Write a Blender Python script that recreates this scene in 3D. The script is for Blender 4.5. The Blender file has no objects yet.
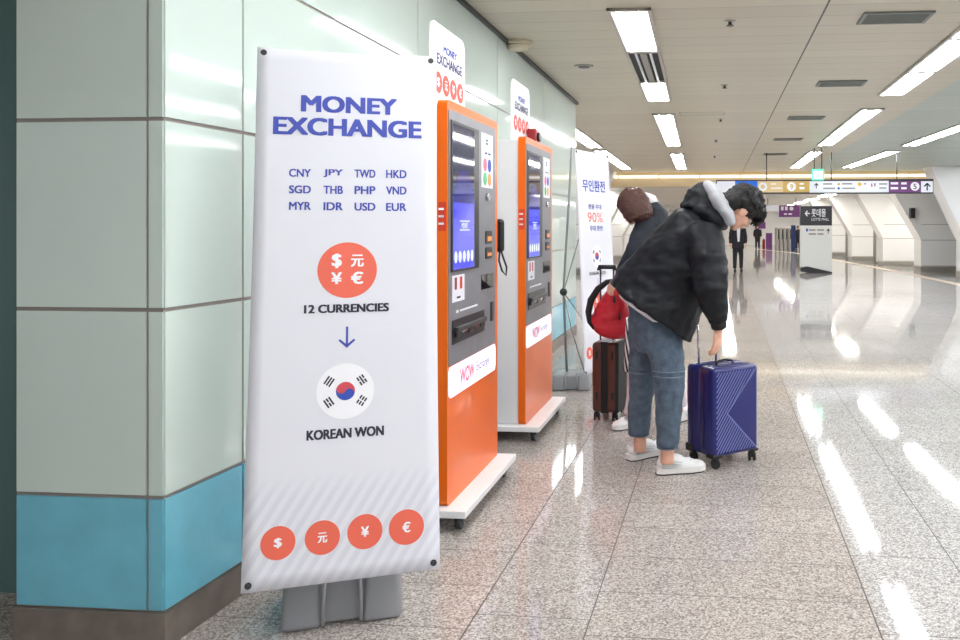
import bpy, bmesh, math, random
from mathutils import Vector, Matrix, noise
random.seed(7)
C = bpy.context.scene.collection
SC = bpy.context.scene
# ------------------------------------------------------------------ camera, world, exposure
H = 1.45; F = 800.0; PX = 642.0; PY = 226.0; VX = 715.0
TH = math.atan((VX - PX) / F)
cam = bpy.data.cameras.new('camera'); co = bpy.data.objects.new('camera', cam); C.objects.link(co)
co.location = (0, 0, H); co.rotation_euler = (math.pi / 2, 0, TH)
cam.sensor_width = 36; cam.lens = 36 * F / 960
cam.shift_x = (480 - PX) / 960; cam.shift_y = (PY - 320) / 960
cam.clip_start = 0.05; cam.clip_end = 200
SC.camera = co
w = bpy.data.worlds.new('world'); SC.world = w; w.use_nodes = True
w.node_tree.nodes['Background'].inputs[0].default_value = (0.93, 0.97, 1.0, 1)
w.node_tree.nodes['Background'].inputs[1].default_value = 0.36
SC.view_settings.view_transform = 'Standard'; SC.view_settings.look = 'None'
SC.view_settings.gamma = 1; SC.view_settings.use_curve_mapping = False
SC.view_settings.exposure = 0.72
LAMP = 13.0

FW = Vector((-math.sin(TH), math.cos(TH), 0)); RT = Vector((math.cos(TH), math.sin(TH), 0)); UP = Vector((0, 0, 1))
EYE = Vector((0, 0, H))
def cw(xc, d, z): return FW * d + RT * xc + UP * z               # across, away, up -> world
def at(px, py, d): return cw((px - PX) / F * d, d, H - (py - PY) / F * d)
def ray(px, py): return FW + RT * ((px - PX) / F) - UP * ((py - PY) / F)
def onz(px, py, z): r = ray(px, py); return EYE + r * ((z - H) / r.z)
def onx(px, py, x): r = ray(px, py); return EYE + r * (x / r.x)

# ------------------------------------------------------------------ materials
def s2l(v): v /= 255.0; return v / 12.92 if v <= .04045 else ((v + .055) / 1.055) ** 2.4
def col(c): return (s2l(c[0]), s2l(c[1]), s2l(c[2]), 1)
def mat(name, c, rough=.5, metal=0., spec=.5, emit=None, es=1., bump=0., bscale=50., var=0., vscale=8., coat=0., trans=0.):
    m = bpy.data.materials.new(name); m.use_nodes = True; nt = m.node_tree; b = nt.nodes['Principled BSDF']
    b.inputs['Base Color'].default_value = col(c); b.inputs['Roughness'].default_value = rough
    b.inputs['Metallic'].default_value = metal; b.inputs['Specular IOR Level'].default_value = spec
    b.inputs['Coat Weight'].default_value = coat
    if trans: b.inputs['Transmission Weight'].default_value = trans
    if emit: b.inputs['Emission Color'].default_value = col(emit); b.inputs['Emission Strength'].default_value = es
    tc = nt.nodes.new('ShaderNodeTexCoord')
    if bump:
        n = nt.nodes.new('ShaderNodeTexNoise'); n.inputs['Scale'].default_value = bscale; n.inputs['Detail'].default_value = 4
        nt.links.new(tc.outputs['Object'], n.inputs['Vector'])
        bp = nt.nodes.new('ShaderNodeBump'); bp.inputs['Strength'].default_value = bump; bp.inputs['Distance'].default_value = .01
        nt.links.new(n.outputs[0], bp.inputs['Height']); nt.links.new(bp.outputs[0], b.inputs['Normal'])
    if var:
        n = nt.nodes.new('ShaderNodeTexNoise'); n.inputs['Scale'].default_value = vscale; n.inputs['Detail'].default_value = 5
        nt.links.new(tc.outputs['Object'], n.inputs['Vector'])
        r = nt.nodes.new('ShaderNodeValToRGB'); r.color_ramp.elements[0].position = .3; r.color_ramp.elements[1].position = .7
        r.color_ramp.elements[0].color = col([max(0, k * (1 - var)) for k in c]); r.color_ramp.elements[1].color = col([min(255, k * (1 + var)) for k in c])
        nt.links.new(n.outputs[0], r.inputs[0]); nt.links.new(r.outputs[0], b.inputs['Base Color'])
    return m
def nd(nt, t, **k):
    n = nt.nodes.new(t)
    for a, v in k.items(): setattr(n, a, v)
    return n
def math_n(nt, op, a, b=None, c=None):
    n = nd(nt, 'ShaderNodeMath', operation=op)
    for i, v in enumerate((a, b, c)):
        if v is None: continue
        if isinstance(v, (int, float)): n.inputs[i].default_value = v
        else: nt.links.new(v, n.inputs[i])
    return n.outputs[0]
def mixc(nt, fac, a, b):
    n = nd(nt, 'ShaderNodeMix', data_type='RGBA')
    for i, v in ((0, fac), (6, a), (7, b)):
        if isinstance(v, (tuple, list, float, int)): n.inputs[i].default_value = v
        else: nt.links.new(v, n.inputs[i])
    return n.outputs[2]

def floor_material():
    m = bpy.data.materials.new('granite_tiles'); m.use_nodes = True; nt = m.node_tree; b = nt.nodes['Principled BSDF']
    tc = nd(nt, 'ShaderNodeTexCoord')
    mp = nd(nt, 'ShaderNodeMapping'); a = math.atan((722 - VX) / F)          # the paving runs at a hair's angle to the wall
    mp.inputs['Rotation'].default_value = (0, 0, a)
    nt.links.new(tc.outputs['Object'], mp.inputs['Vector'])
    sp = nd(nt, 'ShaderNodeSeparateXYZ'); nt.links.new(mp.outputs[0], sp.inputs[0]); X, Y = sp.outputs[0], sp.outputs[1]
    R = Matrix.Rotation(a, 3, 'Z')
    xs = [(R @ onz(px, py, 0)).x for px, py in ((488, 595), (602.6, 580), (859.6, 580), (898.5, 479))]
    y0 = (R @ onz(600, 591.5, 0)).y; dy = y0 and ((R @ onz(630, 502.5, 0)).y - y0) / 3
    ya = (R @ onz(540, 543, 0)).y
    grout = None; cell = 0.0
    def line(v, p, wd): return math_n(nt, 'LESS_THAN', math_n(nt, 'ABSOLUTE', math_n(nt, 'SUBTRACT', v, p)), wd)
    W = xs[2] - xs[1]; wn = xs[1] - xs[0]
    per = W + wn
    # columns alternate wide, narrow
    ux = math_n(nt, 'FLOORED_MODULO', math_n(nt, 'SUBTRACT', X, xs[1]), per)
    g1 = math_n(nt, 'MAXIMUM', math_n(nt, 'LESS_THAN', ux, .005), line(ux, W, .003))
    wide = math_n(nt, 'LESS_THAN', ux, W)
    uy = math_n(nt, 'FLOORED_MODULO', math_n(nt, 'SUBTRACT', Y, y0), dy)
    uy2 = math_n(nt, 'FLOORED_MODULO', math_n(nt, 'SUBTRACT', Y, ya), dy * 2)
    l1 = math_n(nt, 'MULTIPLY', math_n(nt, 'LESS_THAN', uy, .004), wide)
    l2 = math_n(nt, 'MULTIPLY', math_n(nt, 'LESS_THAN', uy2, .004), math_n(nt, 'SUBTRACT', 1.0, wide))
    g = math_n(nt, 'MAXIMUM', g1, math_n(nt, 'MAXIMUM', l1, l2))
    # per tile tone
    cx = math_n(nt, 'FLOOR', math_n(nt, 'DIVIDE', math_n(nt, 'SUBTRACT', X, xs[1]), per))
    cy = math_n(nt, 'FLOOR', math_n(nt, 'DIVIDE', math_n(nt, 'SUBTRACT', Y, y0), dy))
    cb = nd(nt, 'ShaderNodeCombineXYZ'); nt.links.new(math_n(nt, 'ADD', cx, math_n(nt, 'MULTIPLY', wide, .5)), cb.inputs[0]); nt.links.new(math_n(nt, 'MULTIPLY', cy, wide), cb.inputs[1])
    wn_ = nd(nt, 'ShaderNodeTexWhiteNoise'); nt.links.new(cb.outputs[0], wn_.inputs['Vector'])
    vo = nd(nt, 'ShaderNodeTexVoronoi'); vo.inputs['Scale'].default_value = 150; nt.links.new(tc.outputs['Object'], vo.inputs['Vector'])
    n1 = nd(nt, 'ShaderNodeSeparateColor'); nt.links.new(vo.outputs['Color'], n1.inputs[0])
    r1 = nd(nt, 'ShaderNodeValToRGB'); e = r1.color_ramp.elements
    e[0].position = .0; e[0].color = col((120, 112, 107)); e[1].position = 1.; e[1].color = col((198, 190, 184))
    k = r1.color_ramp.elements.new(.22); k.color = col((142, 133, 127)); k = r1.color_ramp.elements.new(.7); k.color = col((180, 171, 165))
    nt.links.new(n1.outputs[0], r1.inputs[0])
    n2 = nd(nt, 'ShaderNodeTexNoise'); n2.inputs['Scale'].default_value = 1.2; nt.links.new(tc.outputs['Object'], n2.inputs['Vector'])
    tone = math_n(nt, 'ADD', math_n(nt, 'MULTIPLY', wn_.outputs[0], .12), math_n(nt, 'MULTIPLY', n2.outputs[0], .08))
    # cooler, paler stone out in the concourse, pinkish stone along the wall
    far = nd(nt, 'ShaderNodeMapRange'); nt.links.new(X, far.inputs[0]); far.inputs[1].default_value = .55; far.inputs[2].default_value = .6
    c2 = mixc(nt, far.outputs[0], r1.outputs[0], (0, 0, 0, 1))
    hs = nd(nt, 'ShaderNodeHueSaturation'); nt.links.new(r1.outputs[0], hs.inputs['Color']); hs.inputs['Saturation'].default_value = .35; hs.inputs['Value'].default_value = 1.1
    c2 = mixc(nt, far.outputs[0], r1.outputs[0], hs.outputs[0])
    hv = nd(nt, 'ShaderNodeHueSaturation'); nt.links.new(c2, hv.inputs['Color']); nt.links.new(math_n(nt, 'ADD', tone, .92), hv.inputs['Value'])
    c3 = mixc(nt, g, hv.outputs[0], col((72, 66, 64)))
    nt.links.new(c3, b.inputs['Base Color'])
    b.inputs['Specular IOR Level'].default_value = .36
    nt.links.new(math_n(nt, 'ADD', math_n(nt, 'MULTIPLY', g, .5), math_n(nt, 'MULTIPLY_ADD', n2.outputs[0], .04, .035)), b.inputs['Roughness'])
    return m
def ceiling_material():
    m = bpy.data.materials.new('metal_ceiling_panels'); m.use_nodes = True; nt = m.node_tree; b = nt.nodes['Principled BSDF']
    tc = nd(nt, 'ShaderNodeTexCoord'); sp = nd(nt, 'ShaderNodeSeparateXYZ'); nt.links.new(tc.outputs['Object'], sp.inputs[0]); X, Y = sp.outputs[0], sp.outputs[1]
    uy = math_n(nt, 'FLOORED_MODULO', math_n(nt, 'ADD', Y, .2), .315)
    l = math_n(nt, 'LESS_THAN', uy, .010)
    cy = math_n(nt, 'FLOOR', math_n(nt, 'DIVIDE', math_n(nt, 'ADD', Y, .2), .315))
    wn_ = nd(nt, 'ShaderNodeTexWhiteNoise', noise_dimensions='1D'); nt.links.new(cy, wn_.inputs['W'])
    right = math_n(nt, 'GREATER_THAN', X, 2.75)
    base = mixc(nt, right, col((196, 188, 170)), col((176, 186, 178)))
    hv = nd(nt, 'ShaderNodeHueSaturation'); nt.links.new(base, hv.inputs['Color']); nt.links.new(math_n(nt, 'MULTIPLY_ADD', wn_.outputs[0], .10, .94), hv.inputs['Value'])
    dark = math_n(nt, 'LESS_THAN', math_n(nt, 'ABSOLUTE', math_n(nt, 'SUBTRACT', X, .84)), .008)
    c = mixc(nt, math_n(nt, 'MULTIPLY', l, .55), hv.outputs[0], col((120, 112, 98)))
    c = mixc(nt, dark, c, col((50, 46, 40)))
    nt.links.new(c, b.inputs['Base Color'])
    b.inputs['Roughness'].default_value = .38; b.inputs['Specular IOR Level'].default_value = .4
    bp = nd(nt, 'ShaderNodeBump'); bp.inputs['Strength'].default_value = .3; bp.inputs['Distance'].default_value = .01
    nt.links.new(math_n(nt, 'SUBTRACT', 1.0, l), bp.inputs['Height']); nt.links.new(bp.outputs[0], b.inputs['Normal'])
    return m
def banner_material():
    m = bpy.data.materials.new('banner_fabric'); m.use_nodes = True; nt = m.node_tree; b = nt.nodes['Principled BSDF']
    uv = nd(nt, 'ShaderNodeUVMap'); sp = nd(nt, 'ShaderNodeSeparateXYZ'); nt.links.new(uv.outputs[0], sp.inputs[0])
    d = math_n(nt, 'SUBTRACT', math_n(nt, 'MULTIPLY', sp.outputs[1], 3.0), math_n(nt, 'MULTIPLY', sp.outputs[0], -1.0)) if False else math_n(nt, 'ADD', math_n(nt, 'MULTIPLY', sp.outputs[0], 1.0), math_n(nt, 'MULTIPLY', sp.outputs[1], -1.9))
    s = math_n(nt, 'LESS_THAN', math_n(nt, 'FLOORED_MODULO', d, .066), .033)
    mr = nd(nt, 'ShaderNodeMapRange'); nt.links.new(sp.outputs[1], mr.inputs[0]); mr.inputs[1].default_value = .19; mr.inputs[2].default_value = .15
    k = math_n(nt, 'MULTIPLY', s, mr.outputs[0])
    nt.links.new(mixc(nt, k, col((224, 225, 232)), col((214, 215, 224))), b.inputs['Base Color'])
    b.inputs['Roughness'].default_value = .55; b.inputs['Specular IOR Level'].default_value = .3
    return m
def stripe_material(name, c1, c2, per, axis=0, fill=.5, rough=.6, diag=0.):
    m = bpy.data.materials.new(name); m.use_nodes = True; nt = m.node_tree; b = nt.nodes['Principled BSDF']
    tc = nd(nt, 'ShaderNodeTexCoord'); sp = nd(nt, 'ShaderNodeSeparateXYZ'); nt.links.new(tc.outputs['Object'], sp.inputs[0])
    v = math_n(nt, 'MULTIPLY_ADD', sp.outputs[2], diag, sp.outputs[axis])
    s = math_n(nt, 'LESS_THAN', math_n(nt, 'FLOORED_MODULO', v, per), per * fill)
    nt.links.new(mixc(nt, s, col(c1), col(c2)), b.inputs['Base Color']); b.inputs['Roughness'].default_value = rough
    return m
M = dict(
    floor=floor_material(), ceiling=ceiling_material(), banner=banner_material(),
    tile=mat('pale_glass_tile', (200, 214, 207), .07, spec=.55, var=.012, vscale=1.5), tile2=mat('pale_glass_tile_side', (178, 192, 186), .12, spec=.5),
    blue=mat('blue_glass_tile', (112, 184, 204), .12, spec=.5, var=.03), grout=mat('joint_metal', (150, 141, 136), .5, .2),
    base=mat('bronze_baseboard', (124, 114, 106), .4, .25, var=.08, vscale=12), tile_shade=mat('shaded_tile_panel', (84, 116, 114), .3),
    white=mat('white_wall_panel', (242, 242, 242), .25), whitec=mat('white_ceiling_far', (235, 232, 226), .5),
    beige=mat('beige_bulkhead', (206, 184, 146), .5), stripe=mat('pale_floor_stripe', (222, 205, 186), .3),
    metal=mat('brushed_metal', (176, 172, 166), .3, .8), dmetal=mat('dark_metal', (70, 70, 72), .4, .6), chrome=mat('chrome', (210, 210, 214), .15, 1.),
    lamp=mat('lamp_diffuser', (255, 255, 255), .5, emit=(250, 252, 255), es=LAMP * .2), tube=mat('lamp_tube', (255, 255, 255), .5, emit=(250, 252, 255), es=LAMP * 2.7), lamp_d=mat('unlit_tube_bay', (150, 145, 138), .4),
    farlamp=mat('far_lamp', (255, 255, 255), .5, emit=(255, 250, 240), es=11.0),
    striplamp=mat('strip_lamp', (255, 255, 255), .5, emit=(255, 246, 226), es=1.0),
    orange=mat('orange_lacquer', (240, 106, 10), .3, spec=.35, coat=.1), mwhite=mat('white_powder_coat', (232, 232, 234), .35), cart=mat('white_cart_enamel', (240, 240, 240), .35),
    grey=mat('grey_metal_panel', (124, 124, 129), .4, .1, var=.04), black=mat('black_plastic', (22, 22, 24), .35), bglass=mat('black_glass', (10, 10, 14), .05, spec=.8),
    disp=mat('dim_display', (16, 18, 34), .04, spec=.9, emit=(40, 42, 78), es=.5), dispb=mat('blue_display', (30, 30, 90), .06, spec=.7, emit=(62, 66, 200), es=.9),
    dispn=mat('navy_display', (12, 14, 50), .05, spec=.7, emit=(28, 32, 120), es=.7), dispw=mat('display_icon', (120, 125, 200), .1, emit=(170, 178, 238), es=.9),
    label=mat('white_sticker', (236, 236, 244), .4), glow=mat('backlit_white_panel', (240, 236, 248), .3, emit=(238, 232, 250), es=.45),
    red=mat('red_sticker', (216, 62, 40), .4), dred=mat('dark_red_plastic', (150, 34, 40), .35), coin=mat('coral_print', (232, 104, 82), .55),
    ink=mat('blue_print', (62, 78, 172), .6), navy=mat('navy_print', (44, 48, 104), .6), dark=mat('black_print', (44, 46, 60), .6), wprint=mat('white_print', (244, 244, 248), .55),
    fred=mat('flag_red', (208, 72, 84), .55), fblue=mat('flag_blue', (44, 76, 176), .55), pink=mat('pink_print', (232, 110, 140), .55), green=mat('green_print', (80, 180, 120), .55),
    orp=mat('orange_print', (245, 160, 90), .55), plastic=mat('grey_moulded_plastic', (142, 143, 146), .5, bump=.05, bscale=200),
    pole=mat('grey_pole', (150, 152, 154), .35, .5), cream=mat('cream_plastic', (214, 202, 178), .5),
    skin=mat('skin', (222, 172, 148), .5, spec=.35, var=.03, vscale=20), hair=mat('black_hair', (22, 19, 20), .6, bump=.5, bscale=90), hairb=mat('brown_hair', (78, 46, 36), .6, bump=.5, bscale=90),
    jacket=mat('black_nylon', (15, 17, 23), .55, spec=.3, bump=.3, bscale=20), jacket2=mat('charcoal_wool', (40, 44, 54), .8), rib=mat('black_ribbing', (20, 20, 24), .8),
    hood=mat('grey_sweat_fabric', (190, 192, 197), .85, bump=.2, bscale=60), denim=mat('blue_denim', (80, 95, 111), .9, var=.13, vscale=26, bump=.3, bscale=120),
    denim2=mat('faded_denim', (98, 114, 130), .85, var=.15, vscale=30), shoe=mat('white_leather', (240, 240, 240), .5, bump=.1, bscale=60), sole=mat('white_rubber', (226, 224, 220), .5), soled=mat('dark_rubber', (30, 30, 30), .7),
    overlay=mat('grey_overlay', (206, 208, 210), .4),
    shirt=mat('white_cotton', (232, 232, 234), .8), trous=mat('pale_pink_cloth', (218, 206, 212), .8), zebra=stripe_material('striped_cloth', (240, 238, 240), (28, 28, 32), .032, 0, .5, .8, .25),
    redbag=mat('red_nylon', (196, 28, 44), .5, bump=.5, bscale=18), strap=mat('black_webbing', (24, 24, 28), .6),
    case=mat('blue_polycarbonate', (28, 32, 104), .3, coat=.15), cased=mat('dark_blue_shell', (20, 24, 70), .3), ridge=mat('blue_ridge', (120, 128, 184), .3),
    brown=mat('brown_shell', (82, 44, 36), .3, coat=.3), bronze=mat('dark_trim', (50, 42, 44), .35, .4),
    gold=mat('gold_sign', (196, 160, 88), .4, emit=(196, 160, 88), es=.12), goldp=mat('pale_gold_sign', (214, 188, 140), .4, emit=(214, 188, 140), es=.12), purple=mat('purple_sign', (96, 50, 104), .4, emit=(96, 50, 104), es=.3),
    signw=mat('white_sign', (226, 228, 238), .4, emit=(226, 228, 238), es=.12), signb=mat('blue_sign', (20, 92, 190), .4, emit=(20, 92, 190), es=.4),
    exitg=mat('exit_green', (60, 200, 150), .4, emit=(70, 225, 165), es=.9), exitw=mat('exit_white', (230, 255, 245), .4, emit=(190, 250, 225), es=.9),
    pblack=mat('pylon_black', (36, 34, 40), .35), pwhite=mat('pylon_white', (214, 214, 210), .4), yellow=mat('yellow_print', (226, 178, 40), .5),
    navyb=mat('navy_panel', (36, 56, 112), .5), slate=mat('slate_coat', (34, 34, 42), .8), vent=mat('vent_grille', (128, 132, 128), .5, .4), ventd=mat('vent_dark', (40, 42, 42), .7),
    eyew=mat('eye_white', (235, 232, 228), .2), eyed=mat('eye_dark', (30, 20, 16), .2), lip=mat('lip', (190, 110, 100), .45), fence=mat('glass_edge', (150, 170, 165), .2))

# ------------------------------------------------------------------ mesh helpers
ROOT = {}
def minv(o):
    while o is not None and o.parent is not None: o = o.parent
    return ROOT.get(o.name, Matrix()).inverted() if o is not None else Matrix()
class MB:
    def __init__(s): s.bm = bmesh.new(); s.mats = []
    def mi(s, m):
        if m not in s.mats: s.mats.append(m)
        return s.mats.index(m)
    def _tag(s, faces, m):
        if m:
            i = s.mi(m)
            for f in faces: f.material_index = i
    def box(s, a, b, m=None, bev=0., fr=None, seg=2):
        """axis box from corner a to corner b; fr = frame matrix"""
        t = bmesh.new(); bmesh.ops.create_cube(t, size=1)
        a = Vector(a); b = Vector(b); c = (a + b) / 2; d = b - a
        for v in t.verts: v.co = Vector((v.co.x * abs(d.x), v.co.y * abs(d.y), v.co.z * abs(d.z))) + c
        if bev: bmesh.ops.bevel(t, geom=t.edges[:], offset=bev, segments=seg, profile=.5, affect='EDGES')
        s.merge(t, fr, m); return s
    def merge(s, t, fr=None, m=None):
        if fr is not None:
            for v in t.verts: v.co = fr @ v.co
        mp = {v: s.bm.verts.new(v.co) for v in t.verts}; fs = []
        for f in t.faces:
            try: nf = s.bm.faces.new([mp[v] for v in f.verts])
            except ValueError: continue
            nf.smooth = f.smooth; fs.append(nf)
        s._tag(fs, m); t.free(); return fs
    def cyl(s, p, q, r, r2=None, n=16, m=None, smooth=True, cap=True):
        p = Vector(p); q = Vector(q); d = (q - p); L = d.length; r2 = r if r2 is None else r2
        z = d.normalized(); x = z.orthogonal().normalized(); y = z.cross(x); A = []; B = []
        for i in range(n):
            a = 2 * math.pi * i / n; o = x * math.cos(a) + y * math.sin(a)
            A.append(s.bm.verts.new(p + o * r)); B.append(s.bm.verts.new(q + o * r2))
        fs = []
        for i in range(n):
            f = s.bm.faces.new((A[i], A[(i + 1) % n], B[(i + 1) % n], B[i])); f.smooth = smooth; fs.append(f)
        if cap: fs.append(s.bm.faces.new(A[::-1])); fs.append(s.bm.faces.new(B))
        s._tag(fs, m); return s
    def tube(s, pts, r, n=10, m=None, cap=True):
        pts = [Vector(p) for p in pts]; rs = r if isinstance(r, (list, tuple)) else [r] * len(pts); rings = []; x = None
        for i, p in enumerate(pts):
            t = (pts[min(i + 1, len(pts) - 1)] - pts[max(i - 1, 0)]).normalized()
            x = t.orthogonal().normalized() if x is None else (x - t * x.dot(t)).normalized()
            y = t.cross(x)
            rings.append([s.bm.verts.new(p + (x * math.cos(2 * math.pi * k / n) + y * math.sin(2 * math.pi * k / n)) * rs[i]) for k in range(n)])
        fs = []
        for a, b in zip(rings, rings[1:]):
            for k in range(n):
                f = s.bm.faces.new((a[k], a[(k + 1) % n], b[(k + 1) % n], b[k])); f.smooth = True; fs.append(f)
        if cap: fs.append(s.bm.faces.new(rings[0][::-1])); fs.append(s.bm.faces.new(rings[-1]))
        s._tag(fs, m); return s
    def prism(s, pts, ext, m=None, smooth=False):
        """polygon (list of points) pushed along vector ext"""
        ext = Vector(ext); A = [s.bm.verts.new(Vector(p)) for p in pts]; B = [s.bm.verts.new(Vector(p) + ext) for p in pts]; n = len(A); fs = []
        fs.append(s.bm.faces.new(A[::-1])); fs.append(s.bm.faces.new(B))
        for i in range(n): fs.append(s.bm.faces.new((A[i], A[(i + 1) % n], B[(i + 1) % n], B[i])))
        s._tag(fs, m); return s
    def loft(s, rings, m=None, close=True):
        """rings: (centre, vecA, vecB) ellipses"""
        n = 20; R = []
        for c, a, b in rings:
            R.append([s.bm.verts.new(Vector(c) + Vector(a) * math.cos(2 * math.pi * k / n) + Vector(b) * math.sin(2 * math.pi * k / n)) for k in range(n)])
        fs = []
        for a, b in zip(R, R[1:]):
            for k in range(n):
                f = s.bm.faces.new((a[k], a[(k + 1) % n], b[(k + 1) % n], b[k])); f.smooth = True; fs.append(f)
        if close: fs.append(s.bm.faces.new(R[0][::-1])); fs.append(s.bm.faces.new(R[-1]))
        s._tag(fs, m); return s
    def ell(s, c, a, b, d, m=None):
        """ellipsoid from centre and three half-axis vectors"""
        t = bmesh.new(); bmesh.ops.create_uvsphere(t, u_segments=20, v_segments=12, radius=1)
        for f in t.faces: f.smooth = True
        X = Matrix((a, b, d)).transposed().to_4x4(); X.translation = Vector(c); s.merge(t, X, m); return s
    def mesh(s, name, m=None, parent=None):
        bmesh.ops.recalc_face_normals(s.bm, faces=s.bm.faces[:])
        me = bpy.data.meshes.new(name); X = minv(parent)
        for v in s.bm.verts: v.co = X @ v.co
        s.bm.to_mesh(me); s.bm.free()
        for k in (s.mats or [m]): me.materials.append(k)
        return me
    def build(s, name, m=None, parent=None):
        o = bpy.data.objects.new(name, s.mesh(name, m, parent)); C.objects.link(o); o.parent = parent; return o
def thing(name, label, cat, Mx=None, group=None):
    o = bpy.data.objects.new(name, None); C.objects.link(o); o.empty_display_size = .1
    Mx = Mx if isinstance(Mx, Matrix) else Matrix.Translation(Vector(Mx or (0, 0, 0)))
    o.matrix_world = Mx; ROOT[o.name] = Mx.copy(); return tag(o, label, cat, group)
def tag(o, label, cat, group=None):
    o['label'] = label; o['category'] = cat
    if group: o['group'] = group
    return o
def struct(o, label=None):
    o['kind'] = 'structure'
    if label: o['label'] = label
    return o
def dup(root, Mx, label, group=None):
    r = root.copy(); C.objects.link(r); r.matrix_world = Mx; r['label'] = label
    if group: r['group'] = group
    for ch in list(root.children):
        c = ch.copy(); C.objects.link(c); c.parent = r
        for g in list(ch.children):
            d = g.copy(); C.objects.link(d); d.parent = c
    return r
def organic(mb, name, m, parent, voxel=.01, smooth=4, wr=0., wf=8., seed=0., factor=.5, lens=None):
    """fuse the overlapping shapes of mb into one continuous skin"""
    me = mb.mesh('t', m, None); o = bpy.data.objects.new('t', me); C.objects.link(o)
    r = o.modifiers.new('r', 'REMESH'); r.mode = 'VOXEL'; r.voxel_size = voxel; r.use_smooth_shade = True
    if smooth: k = o.modifiers.new('s', 'SMOOTH'); k.iterations = smooth; k.factor = factor
    dg = bpy.context.evaluated_depsgraph_get(); ev = o.evaluated_get(dg)
    nm = bpy.data.meshes.new_from_object(ev, depsgraph=dg); bpy.data.objects.remove(o)
    if wr:
        nm.calc_loop_triangles() if hasattr(nm, 'calc_loop_triangles') else None
        ns = [v.normal.copy() for v in nm.vertices]; sd = Vector((seed, seed * 1.7, 0))
        for v, q in zip(nm.vertices, ns):
            p = v.co * wf + sd
            k = noise.noise(p) + .6 * noise.noise(p * 2.1) + .8 * (abs(noise.noise(Vector((p.x * .9, p.y * .9, p.z * 2.2)) + sd)) - .3)
            v.co += q * k * wr
    X = minv(parent)
    for v in nm.vertices: v.co = X @ v.co
    for p in nm.polygons: p.use_smooth = True
    nm.name = name; nm.materials.clear(); nm.materials.append(m)
    ob = bpy.data.objects.new(name, nm); C.objects.link(ob); ob.parent = parent; return ob

# flat print on a plane: frame = (origin, U, V, N) unit vectors
class Plane:
    def __init__(s, O, U, V): s.O = Vector(O); s.U = Vector(U).normalized(); s.V = Vector(V).normalized(); s.N = s.U.cross(s.V).normalized()
    def p(s, u, v, h=0.): return s.O + s.U * u + s.V * v + s.N * h
    def uv(s, px, py):
        r = ray(px, py); t = (s.O - EYE).dot(s.N) / r.dot(s.N); q = EYE + r * t - s.O; return q.dot(s.U), q.dot(s.V)
FCACHE = {}
def glyphs(txt, bold):
    k = (txt, bold)
    if k not in FCACHE:
        cu = bpy.data.curves.new('t', 'FONT'); cu.body = txt; cu.offset = bold; cu.size = 1; cu.resolution_u = 4; cu.space_character = 1.0
        o = bpy.data.objects.new('t', cu); C.objects.link(o); dg = bpy.context.evaluated_depsgraph_get(); dg.update()
        me = bpy.data.meshes.new_from_object(o.evaluated_get(dg), depsgraph=dg); bpy.data.objects.remove(o)
        vs = [v.co.copy() for v in me.vertices]; fs = [list(p.vertices) for p in me.polygons]; bpy.data.meshes.remove(me); FCACHE[k] = (vs, fs)
    return FCACHE[k]
def put_text(mb, pl, txt, u0, v0, u1, v1, m=None, bold=0., h=.0015, stretch=True):
    vs, fs = glyphs(txt, 0)
    if not vs: return
    x0 = min(v.x for v in vs); x1 = max(v.x for v in vs); y0 = min(v.y for v in vs); y1 = max(v.y for v in vs)
    sx = (u1 - u0) / (x1 - x0); sy = (v1 - v0) / (y1 - y0)
    out = []; bx = bold * 1.0; by = bold * .45
    sx = (u1 - u0) / (x1 - x0 + 2 * bx); sy = (v1 - v0) / (y1 - y0 + 2 * by)
    sh = ((0, 0),) if not bold else ((-1, -1), (1, -1), (-1, 1), (1, 1), (0, 0))
    for k, (dx, dy) in enumerate(sh):
        N = [mb.bm.verts.new(pl.p(u0 + (v.x - x0 + bx + dx * bx) * sx, v0 + (v.y - y0 + by + dy * by) * sy, h + .00008 * k)) for v in vs]
        for f in fs:
            try: out.append(mb.bm.faces.new([N[i] for i in f]))
            except ValueError: pass
    mb._tag(out, m)
def text_px(mb, pl, txt, x0, y0, x1, y1, m=None, bold=0., h=.0015):
    xm = (x0 + x1) / 2; ym = (y0 + y1) / 2
    u0 = pl.uv(x0, ym)[0]; u1 = pl.uv(x1, ym)[0]; v1 = pl.uv(xm, y0)[1]; v0 = pl.uv(xm, y1)[1]
    put_text(mb, pl, txt, u0, v0, u1, v1, m, bold, h)
def disc(mb, pl, u, v, r, m=None, h=.001, n=40, a0=0., a1=2 * math.pi, ry=None):
    full = abs(a1 - a0) > 6.28; k = n if full else n + 1; ry = ry or r
    f = mb.bm.faces.new([mb.bm.verts.new(pl.p(u + r * math.cos(a0 + (a1 - a0) * i / n), v + ry * math.sin(a0 + (a1 - a0) * i / n), h)) for i in range(k)]); mb._tag([f], m)
def quad(mb, pl, u0, v0, u1, v1, m=None, h=.001, t=0.):
    if t: mb.prism([pl.p(u0, v0, h), pl.p(u1, v0, h), pl.p(u1, v1, h), pl.p(u0, v1, h)], pl.N * t, m)
    else:
        f = mb.bm.faces.new([mb.bm.verts.new(pl.p(a, b, h)) for a, b in ((u0, v0), (u1, v0), (u1, v1), (u0, v1))]); mb._tag([f], m)
def poly(mb, pl, pts, m=None, h=.001):
    f = mb.bm.faces.new([mb.bm.verts.new(pl.p(a, b, h)) for a, b in pts]); mb._tag([f], m)
def rrect(u0, v0, u1, v1, r, n=6):
    out = []
    for cx, cy, a in ((u1 - r, v0 + r, -90), (u1 - r, v1 - r, 0), (u0 + r, v1 - r, 90), (u0 + r, v0 + r, 180)):
        for i in range(n + 1):
            t = math.radians(a + 90 * i / n); out.append((cx + r * math.cos(t), cy + r * math.sin(t)))
    return out
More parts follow.
